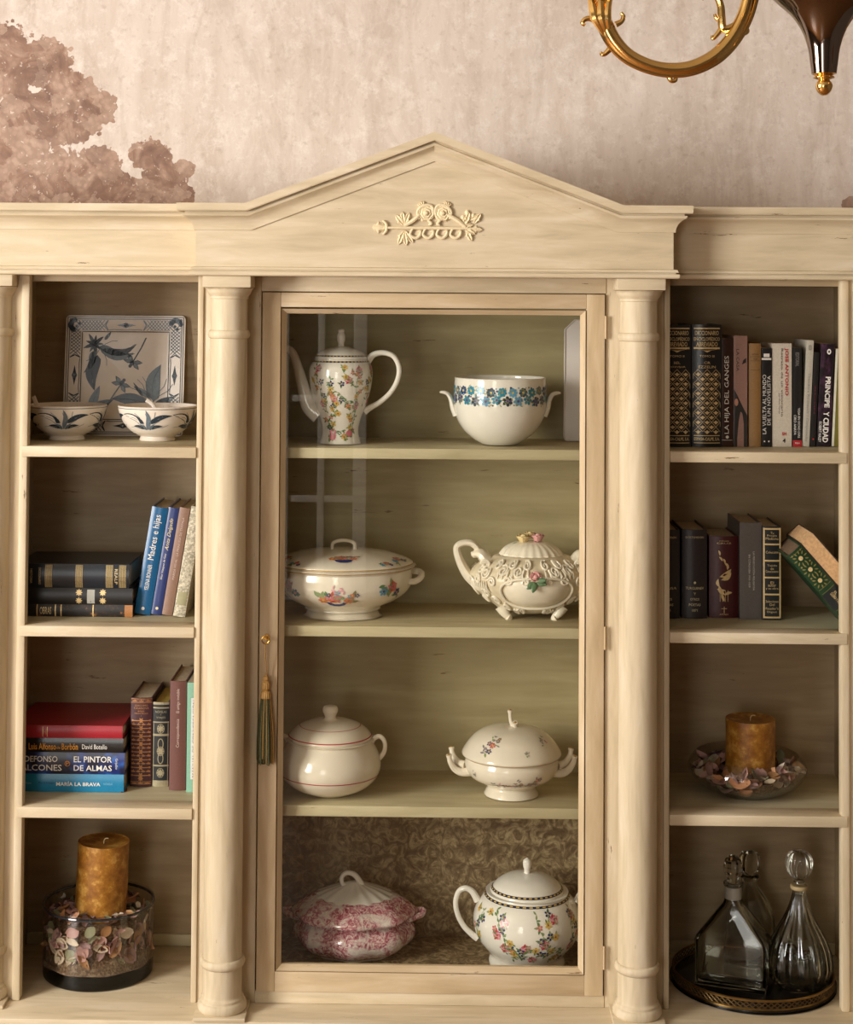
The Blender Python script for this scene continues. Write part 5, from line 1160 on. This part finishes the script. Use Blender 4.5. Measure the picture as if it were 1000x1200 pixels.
def tall_bowl():
    st = Stand(115, 1163, 62, ZB); s = st.s; R = 63.5*s; c = st.loc; Hh = st.z(1058); B = .030; TOP = Hh - .028
    t = thing('glass_bowl', 'straight sided glass bowl with dark rim holding candle and petals', 'bowl', c)
    mesh_obj('wall', Lathe([(R-.004, B), (R-.004, Hh), (R-.004, Hh), (R-.0005, Hh+.001), (R, Hh-.002), (R, B), (R, B)], 3).mesh(72), BOWLGLASS, t)
    mesh_obj('base', Lathe([(0, 0), (R-.006, 0), (R-.006, 0), (R-.0018, .003), (R-.0005, .008), (R-.0005, B-.0002), (R-.0005, B-.0002), (0, B-.0002)], 3).mesh(72), SMOKE, t)
    b = NB(); tube(b, [((R-.001)*sin(a), -(R-.001)*cos(a), Hh) for a in [2*pi*k/48 for k in range(48)]], .0029, 8, smooth=False, closed=True); mesh_obj('rim', b, M('dark_glass_rim', '26262a', .08, 0, .1, 20, .5), t)
    def place(r):
        if r.random() < .66:
            a = r.uniform(0, 2*pi); z = r.uniform(B+.022, TOP+.004); rr = R - r.uniform(.010, .016); return Vector((rr*sin(a), -rr*cos(a), z)), Euler((r.uniform(1.15, 1.95), r.uniform(-1.2, 1.2), a + r.uniform(-.3, .3)))
        a = r.uniform(0, 2*pi); rr = (R-.02)*math.sqrt(r.uniform(.2, 1)); return Vector((rr*sin(a), -rr*cos(a), TOP + r.uniform(.004, .020))), Euler((r.uniform(-.7, .7), r.uniform(-.7, .7), r.uniform(0, 6.3)))
    bed = Lathe([(0, B+.0003), (R-.007, B+.0003), (R-.006, B+.008), (R-.007, B+.022), (R-.020, B+.036), (R-.024, TOP-.01), (R*.6, TOP), (0, TOP)], 3, mod=lambda a, z: 1 + .02*sin(9*a+z*150) - .02).mesh(60)
    potpourri('dried petals filling the tall glass bowl', c, place, bed, 250, 3, .027)
    p = at(120, 1050, c.y); candle('tall amber candle standing in the bowl of petals', (p.x - .004, c.y, ZB + TOP - .001), 29.5*s, st.z(988) - TOP, (0, 2.2))
tall_bowl()
def low_dish():
    st = Stand(876, 939, 36, S3); s = st.s; c = st.loc
    t = thing('glass_dish', 'low round clear glass dish holding candle and dried leaves', 'dish', c)
    q = 1.22
    pr = [(0, 0), (30*s, 0), (34*s, .002), (50*s, .012), (62*s, .026), (67.5*s, .040), (67.8*s, .046), (65*s, .056), (60.5*s, .064), (59*s, .066)]
    mesh_obj('dish_body', Lathe([(r, z*q) for r, z in pr + [(58*s, .0655), (59.5*s, .062), (63.5*s, .054), (66*s, .045), (60.5*s, .028), (49*s, .0145), (33*s, .0045), (0, .004)]], 3).mesh(72), BOWLGLASS, t)
    def place(r):
        if r.random() < .5:
            a = r.uniform(0, 2*pi); u = r.random(); rr = (40 + 20*u)*s; z = q*(.0135 + .026*u**1.3); return Vector((rr*sin(a), -rr*cos(a), z + .006)), Euler((r.uniform(.25, .8), r.uniform(-.3, .3), a + r.uniform(-.4, .4)))
        a = r.uniform(0, 2*pi); f = math.sqrt(r.uniform(.22, 1)); rr = f*58*s; return Vector((rr*sin(a), -rr*cos(a), .026 + .034*f*r.uniform(.45, 1.25))), Euler((r.uniform(-1.0, 1.0), r.uniform(-1.0, 1.0), r.uniform(0, 6.3)))
    bed = Lathe([(r, z*q) for r, z in [(0, .005), (30*s, .006), (38*s, .013), (46*s, .024), (48*s, .03), (44*s, .031), (30*s, .027), (0, .026)]], 3).mesh(48)
    potpourri('dried leaves and petals heaped in the low glass dish', c, place, bed, 230, 8, .03)
    p = at(879.5, 880, c.y); candle('short amber candle standing in the low glass dish', (p.x, c.y, S3+.0325), 28.3*s, st.z(843) - .0325)
low_dish()
def tray_set():
    st = Stand(882.5, 1187, 90, ZB); s = st.s; R = 91*s; c = st.loc
    BR = M('dark_bronze', '6b5230', .35, .8, .2, 60); BLK = M('black_tray_lacquer', '161310', .22, 0, .1, 40, .3)
    t = thing('gallery_tray', 'round dark bronze tray with pierced gallery under the decanters', 'tray', c)
    mesh_obj('plate', Lathe([(0, .003), (R-.006, .003), (R-.002, .001), (R, .003), (R-.001, .007), (R-.006, .008), (0, .008)], 2).mesh(80), BLK, t)
    for z, r in ((.009, .0022), (.0265, .0026)):
        b = NB(); tube(b, [(R*sin(a), -R*cos(a), z) for a in [2*pi*k/72 for k in range(72)]], r, 7, smooth=False, closed=True); mesh_obj('gallery_ring', b, M('worn_brass_edge', '8a6a38', .3, .9, .2, 60), t)
    b = NB(); n = 84
    for k in range(n):
        a = 2*pi*k/n; e = 2*pi/n*1.0
        for d in (1, -1): tube(b, [((R-.0005)*sin(a - d*e*.9), -(R-.0005)*cos(a - d*e*.9), .010), ((R-.0005)*sin(a + d*e*.9), -(R-.0005)*cos(a + d*e*.9), .0255)], .0011, 5, smooth=False)
    g = mesh_obj('pierced_gallery', b, BR, t); g['kind'] = 'stuff'
    for k in range(4):
        a = 2*pi*(k+.5)/4; b = NB(); ball(b, (R*.8*sin(a), -R*.8*cos(a), .0015), .006, 8, 6, (1, 1, .25)); mesh_obj('foot', b, BR, t)
    top = ZB + .0083
    # angular flask
    g = ground(861, 1156, top); s2 = mpp(g.y+.02)
    d = thing('decanter', 'angular clear glass decanter with sloping shoulders and faceted stopper', 'decanter', (g.x, g.y+.015, top), (0, 0, radians(-22)), 'glass decanters on the tray')
    def loft(rs, nm, mat, par, seg=None):
        b = NB(); G = []
        for hw, hd, z, r in rs:
            ring = []
            for cx, cy, a0 in ((hw-r, hd-r, 0), (-hw+r, hd-r, pi/2), (-hw+r, -hd+r, pi), (hw-r, -hd+r, 3*pi/2)):
                for i in range(4): a = a0 + pi/2*i/3; ring.append(b.verts.new((cx + r*cos(a), cy + r*sin(a), z)))
            G.append(ring)
        for A, B in zip(G, G[1:]):
            for k in range(16): b.faces.new((A[k], A[(k+1) % 16], B[(k+1) % 16], B[k]))
        b.faces.new(G[0][::-1]); b.faces.new(G[-1]); return mesh_obj(nm, b, mat, par, True, None, 50)
    W, Dp = .074, .036; zs = (.002, .098, .172, .2)
    loft([(W-.002, Dp-.002, 0, .004), (W, Dp, .002, .005), (W, Dp, .092, .005), (W-.003, Dp-.001, .100, .006), (.020, .020, .166, .012), (.0165, .0165, .178, .0164), (.0165, .0165, .2, .0164), (.021, .021, .203, .0209), (.021, .021, .208, .0209), (.012, .012, .2085, .0119),
          (.011, .011, .2, .0109), (.011, .011, .172, .0109), (.014, .0145, .160, .01), (W-.008, Dp-.006, .096, .005), (W-.006, Dp-.005, .085, .004), (W-.006, Dp-.005, .014, .004), (W-.014, Dp-.013, .010, .004)], 'flask', CRYSTAL, d)
    sp = Lathe([(0, .186), (.0095, .186), (.0105, .208), (.0105, .208), (.013, .212), (.0145, .222), (.0145, .222), (.0195, .226), (.0205, .240), (.0175, .254), (.010, .262), (0, .264)], 1); mesh_obj('stopper', sp.mesh(8), CRYSTAL, d, False)
    mesh_obj('frosted_neck', Lathe([(.0168, .176), (.0172, .178), (.0172, .198), (.0168, .2)], 2).mesh(32), M('frosted_glass', '9c988c', .6, 0, .05, 50), d)
    # dark faceted decanter behind
    g2 = (c.x + .005, c.y + .062)
    d = thing('decanter', 'round shouldered decanter with square stopper standing behind the angular one', 'decanter', (g2[0], g2[1], top), (0, 0, .4), 'glass decanters on the tray')
    mesh_obj('flask', Lathe([(0, 0), (.05, 0), (.053, .003), (.054, .02), (.054, .09), (.05, .115), (.038, .142), (.024, .162), (.016, .174), (.016, .182), (.020, .188), (.020, .192), (.011, .193), (.010, .175), (.018, .16), (.032, .14), (.045, .114), (.048, .09), (.048, .02), (.03, .012), (0, .010)], 3, mod=lambda a, z: 1 + .012*cos(10*a)).mesh(60), CRYSTAL, d)
    o = loft([(.007, .007, .176, .0069), (.009, .009, .194, .0088), (.012, .010, .198, .006), (.019, .013, .204, .004), (.0195, .0135, .232, .004), (.015, .011, .240, .004)], 'stopper', CRYSTAL, d)
    # fluted teardrop
    st3 = Stand(937, 1166, 27, top); s3 = st3.s
    d = thing('decanter', 'fluted teardrop glass decanter with ribbed ball stopper', 'decanter', st3.loc, (0, 0, 0), 'glass decanters on the tray')
    fl = lambda a, z: 1 + (.055*cos(14*a + z*8) if .012 < z < .185 else 0)
    P = [(0, 0), (.036, 0), (.044, .003), (.056, .016), (.063, .036), (.0635, .052), (.058, .078), (.046, .105), (.031, .132), (.020, .158), (.0145, .178), (.0135, .190), (.016, .196), (.016, .2)]
    Q = [(.011, .2), (.010, .19), (.0115, .178), (.0165, .158), (.027, .132), (.042, .105), (.0535, .078), (.058, .052), (.0575, .038), (.05, .02), (.03, .011), (0, .010)]
    k = 36.5*s3/.0635
    mesh_obj('flask', Lathe([(r*k, z*k) for r, z in P + Q], 3, mod=lambda a, z: fl(a, z/k)).mesh(112), CRYSTAL, d)
    sp = Lathe([(r*k, z*k) for r, z in [(0, .180), (.0085, .180), (.0095, .2), (.0095, .2), (.012, .203), (.010, .209), (.012, .213), (.021, .222), (.0265, .236), (.026, .25), (.019, .263), (.006, .2695), (0, .27)]], 3, mod=lambda a, z: 1 + (.04*cos(12*a) if z/k > .214 else 0)); mesh_obj('stopper', sp.mesh(96), CRYSTAL, d)
    mesh_obj('neck_ring', Lathe([(r*k, z*k) for r, z in [(.0168, .192), (.0175, .194), (.0172, .1985), (.0162, .1995)]], 2).mesh(28), M('cork_ring', 'a58f66', .6), d)
tray_set()

# ------------------------------------------------------------------ key and tassel on the door
def key_tassel():
    t = thing('key_tassel', 'brass key with dark green and gold tassel hanging from door lock', 'tassel', (-.335, -.006, .9))
    b = NB(); tube(b, [(0, 0, 0), (0, -.022, 0)], .0022, 8, smooth=False)
    tube(b, [(.0075*sin(q), -.027, .0075*cos(q)) for q in [2*pi*k/14 for k in range(14)]], .0014, 6, smooth=False, closed=True); mesh_obj('key', b, BRASS, t)
    TGN, TGD = M('dark_green_silk', '4a4b30', .6, 0, .35, 300), M('gold_thread', 'a57c3e', .55, 0, .2, 300)
    b = NB(); tube(b, [(0, -.026, -.007), (-.001, -.020, -.03), (.001, -.012, -.06), (0, -.0115, -.078)], .0012, 6); mesh_obj('cord', b, TGD, t)
    o = mesh_obj('tassel_head', Lathe([(0, -.074), (.004, -.075), (.0062, -.080), (.0050, -.085), (.0078, -.088), (.0085, -.094), (.0078, -.101), (.0055, -.104), (.0085, -.107), (.0100, -.113), (.0098, -.120), (0, -.121)][::-1], 3, mod=lambda a, z: 1 + .05*cos(18*a)).mesh(54), TGD, t, True, (0, -.0115, 0))
    rnd = random.Random(4); b = NB()
    for k in range(150):
        a = rnd.uniform(0, 2*pi); r0 = .0095*math.sqrt(rnd.random()); r1 = r0*1.5 + rnd.uniform(0, .0045); L_ = rnd.uniform(.118, .134)
        q = lambda r, z: (r*sin(a), max(-.0110, -r*cos(a)) if False else -r*cos(a)*.62, z)
        tube(b, [q(r0, -.116), q((r0+r1)/2+.001, -.16), q(r1, -.2), q(r1 + rnd.uniform(-.001, .001), -.12-L_)], .00105, 4, 3, mi=0 if rnd.random() > .2 else 1)
    f = mesh_obj('fringe', b, [TGN, TGD], t, True, (0, -.0125, 0)); f['kind'] = 'stuff'
key_tassel()

# ------------------------------------------------------------------ chandelier
def chandelier():
    Yc = -1.4; s = mpp(Yc); ax = at(966, 60, Yc); zf = lambda py: at(966, py, Yc).z
    t = thing('chandelier', 'polished gold chandelier with dark bronze body and scrolled arms', 'chandelier', (ax.x, Yc, 0))
    BRZ = M('dark_mirror_bronze', '857870', .06, 1, .05, 10); G = GOLD
    mesh_obj('finial', Lathe([(0, zf(112)), (4*s, zf(111)), (8*s, zf(107)), (10*s, zf(101.5)), (9*s, zf(97)), (6.5*s, zf(94)), (9*s, zf(92.5)), (12*s, zf(91.5)), (12*s, zf(90)), (9.5*s, zf(89)), (13*s, zf(87)), (13*s, zf(86)), (0, zf(86))], 3).mesh(40), G, t)
    body = [(0, zf(86.5)), (14.5*s, zf(86.5)), (14.5*s, zf(86.5)), (16*s, zf(75)), (19*s, zf(55)), (26*s, zf(35)), (38*s, zf(17)), (54*s, zf(2)), (72*s, zf(-16)), (86*s, zf(-36)), (90*s, zf(-58)), (80*s, zf(-85)), (55*s, zf(-110)), (30*s, zf(-130)), (22*s, zf(-160)), (22*s, zf(-190)), (0, zf(-192))]
    mesh_obj('body', Lathe(body, 5).mesh(64), BRZ, t)
    b = NB(); tube(b, [(0, 0, zf(-190)), (0, 0, H-.03)], .008, 10, smooth=False); mesh_obj('rod', b, G, t)
    mesh_obj('ceiling_rose', Lathe([(0, H-.045), (.02, H-.045), (.06, H-.02), (.065, H-.0005), (0, H-.0005)], 3).mesh(32), G, t)
    def arm(rz):
        P = lambda px, py, y=0: Vector(((px-966)*s, y, zf(py)))
        a = sub('arm', t); a.rotation_euler = (0, 0, rz)
        def tb(nm, pts, r, seg=10, flat=1.0):
            b = NB(); tube(b, [P(*p) for p in pts], [q*s for q in r], seg, 6, flat=flat); mesh_obj(nm, b, G, a)
        main = [(890, -60), (886, -35), (880, -8), (872, 20), (858, 46), (838, 67), (812, 80), (786, 83), (760, 78), (736, 66), (719, 48), (708, 26), (704, 8), (710, -12)]
        tb('scroll_arm', main, [8, 8, 8.5, 9, 9, 9, 8.5, 9, 10, 10, 8], 12)
        tb('arm_rib', [(x + (x-790)*-.012, y + 1.0, -.0085) for x, y in main[2:11]], [2.6, 3, 3, 3, 2.4], 7)
        tb('arm_bead', [(x + (x-790)*.10, y + 6.5*max(0, (y+10)/90), -.003) for x, y in main[2:12]], [2.2, 3, 3, 3, 2.2], 7)
        # acanthus sheath where the candle cup starts
        for dx, rr in ((-7, 8), (0, 9), (7, 8)): tb('acanthus', [(712+dx*.4, 44, -.004), (704+dx, 24, -.010), (703+dx*1.4, 6, -.008), (704+dx*2.0, -6, -.004)], [2, rr*.7, rr*.55, 2], 8)
        tb('leaf_curl', [(700, 26), (692, 23), (686, 24), (683, 28), (686, 31)], [4, 3.4, 3, 2.6, 2]); tb('leaf_curl', [(722, 30), (729, 26), (731, 20), (728, 16)], [4, 3, 2.6, 2])
        tb('leaf_curl', [(716, 58), (710, 64), (706, 65), (705, 62)], [4, 3, 2.4, 1.6]); tb('leaf_curl', [(784, 88), (787, 95), (792, 95), (793, 90)], [4, 3, 2.6, 2]); tb('leaf_curl', [(858, 50), (869, 41), (876, 38), (877, 34)], [4, 3.4, 2.6, 1.6])
        tb('inner_scroll', [(870, 22), (858, 32), (848, 34), (846, 22), (845, 8), (840, -4), (830, -10), (822, -6), (826, 0)], [3, 4, 5, 5, 4.5, 4, 3.4, 3, 2.2]); tb('leaf_curl', [(846, 34), (840, 42), (836, 46), (835, 42)], [3.5, 3, 2.2, 1.6]); tb('leaf_curl', [(848, 26), (840, 22), (838, 17)], [3, 2.4, 1.6])
        b = NB(); L = Lathe([(r*s, zf(y)) for r, y in [(0, 2), (7, 0), (9, -4), (6, -8), (8, -12), (20, -20), (30, -24), (31, -26), (12, -26), (11, -50), (12, -60), (0, -60)]], 2)
        mesh_obj('candle_cup', L.mesh(28), G, a, True, ((712-966)*s, 0, 0))
        mesh_obj('candle_tube', Lathe([(0, zf(-60)), (9*s, zf(-60)), (9*s, zf(-120)), (0, zf(-122))], smooth=False).mesh(20), M('ivory_candle_tube', 'e8ddc2', .5), a, True, ((712-966)*s, 0, 0))
    for r in (0, 2.5, -2.5): arm(r)
chandelier()
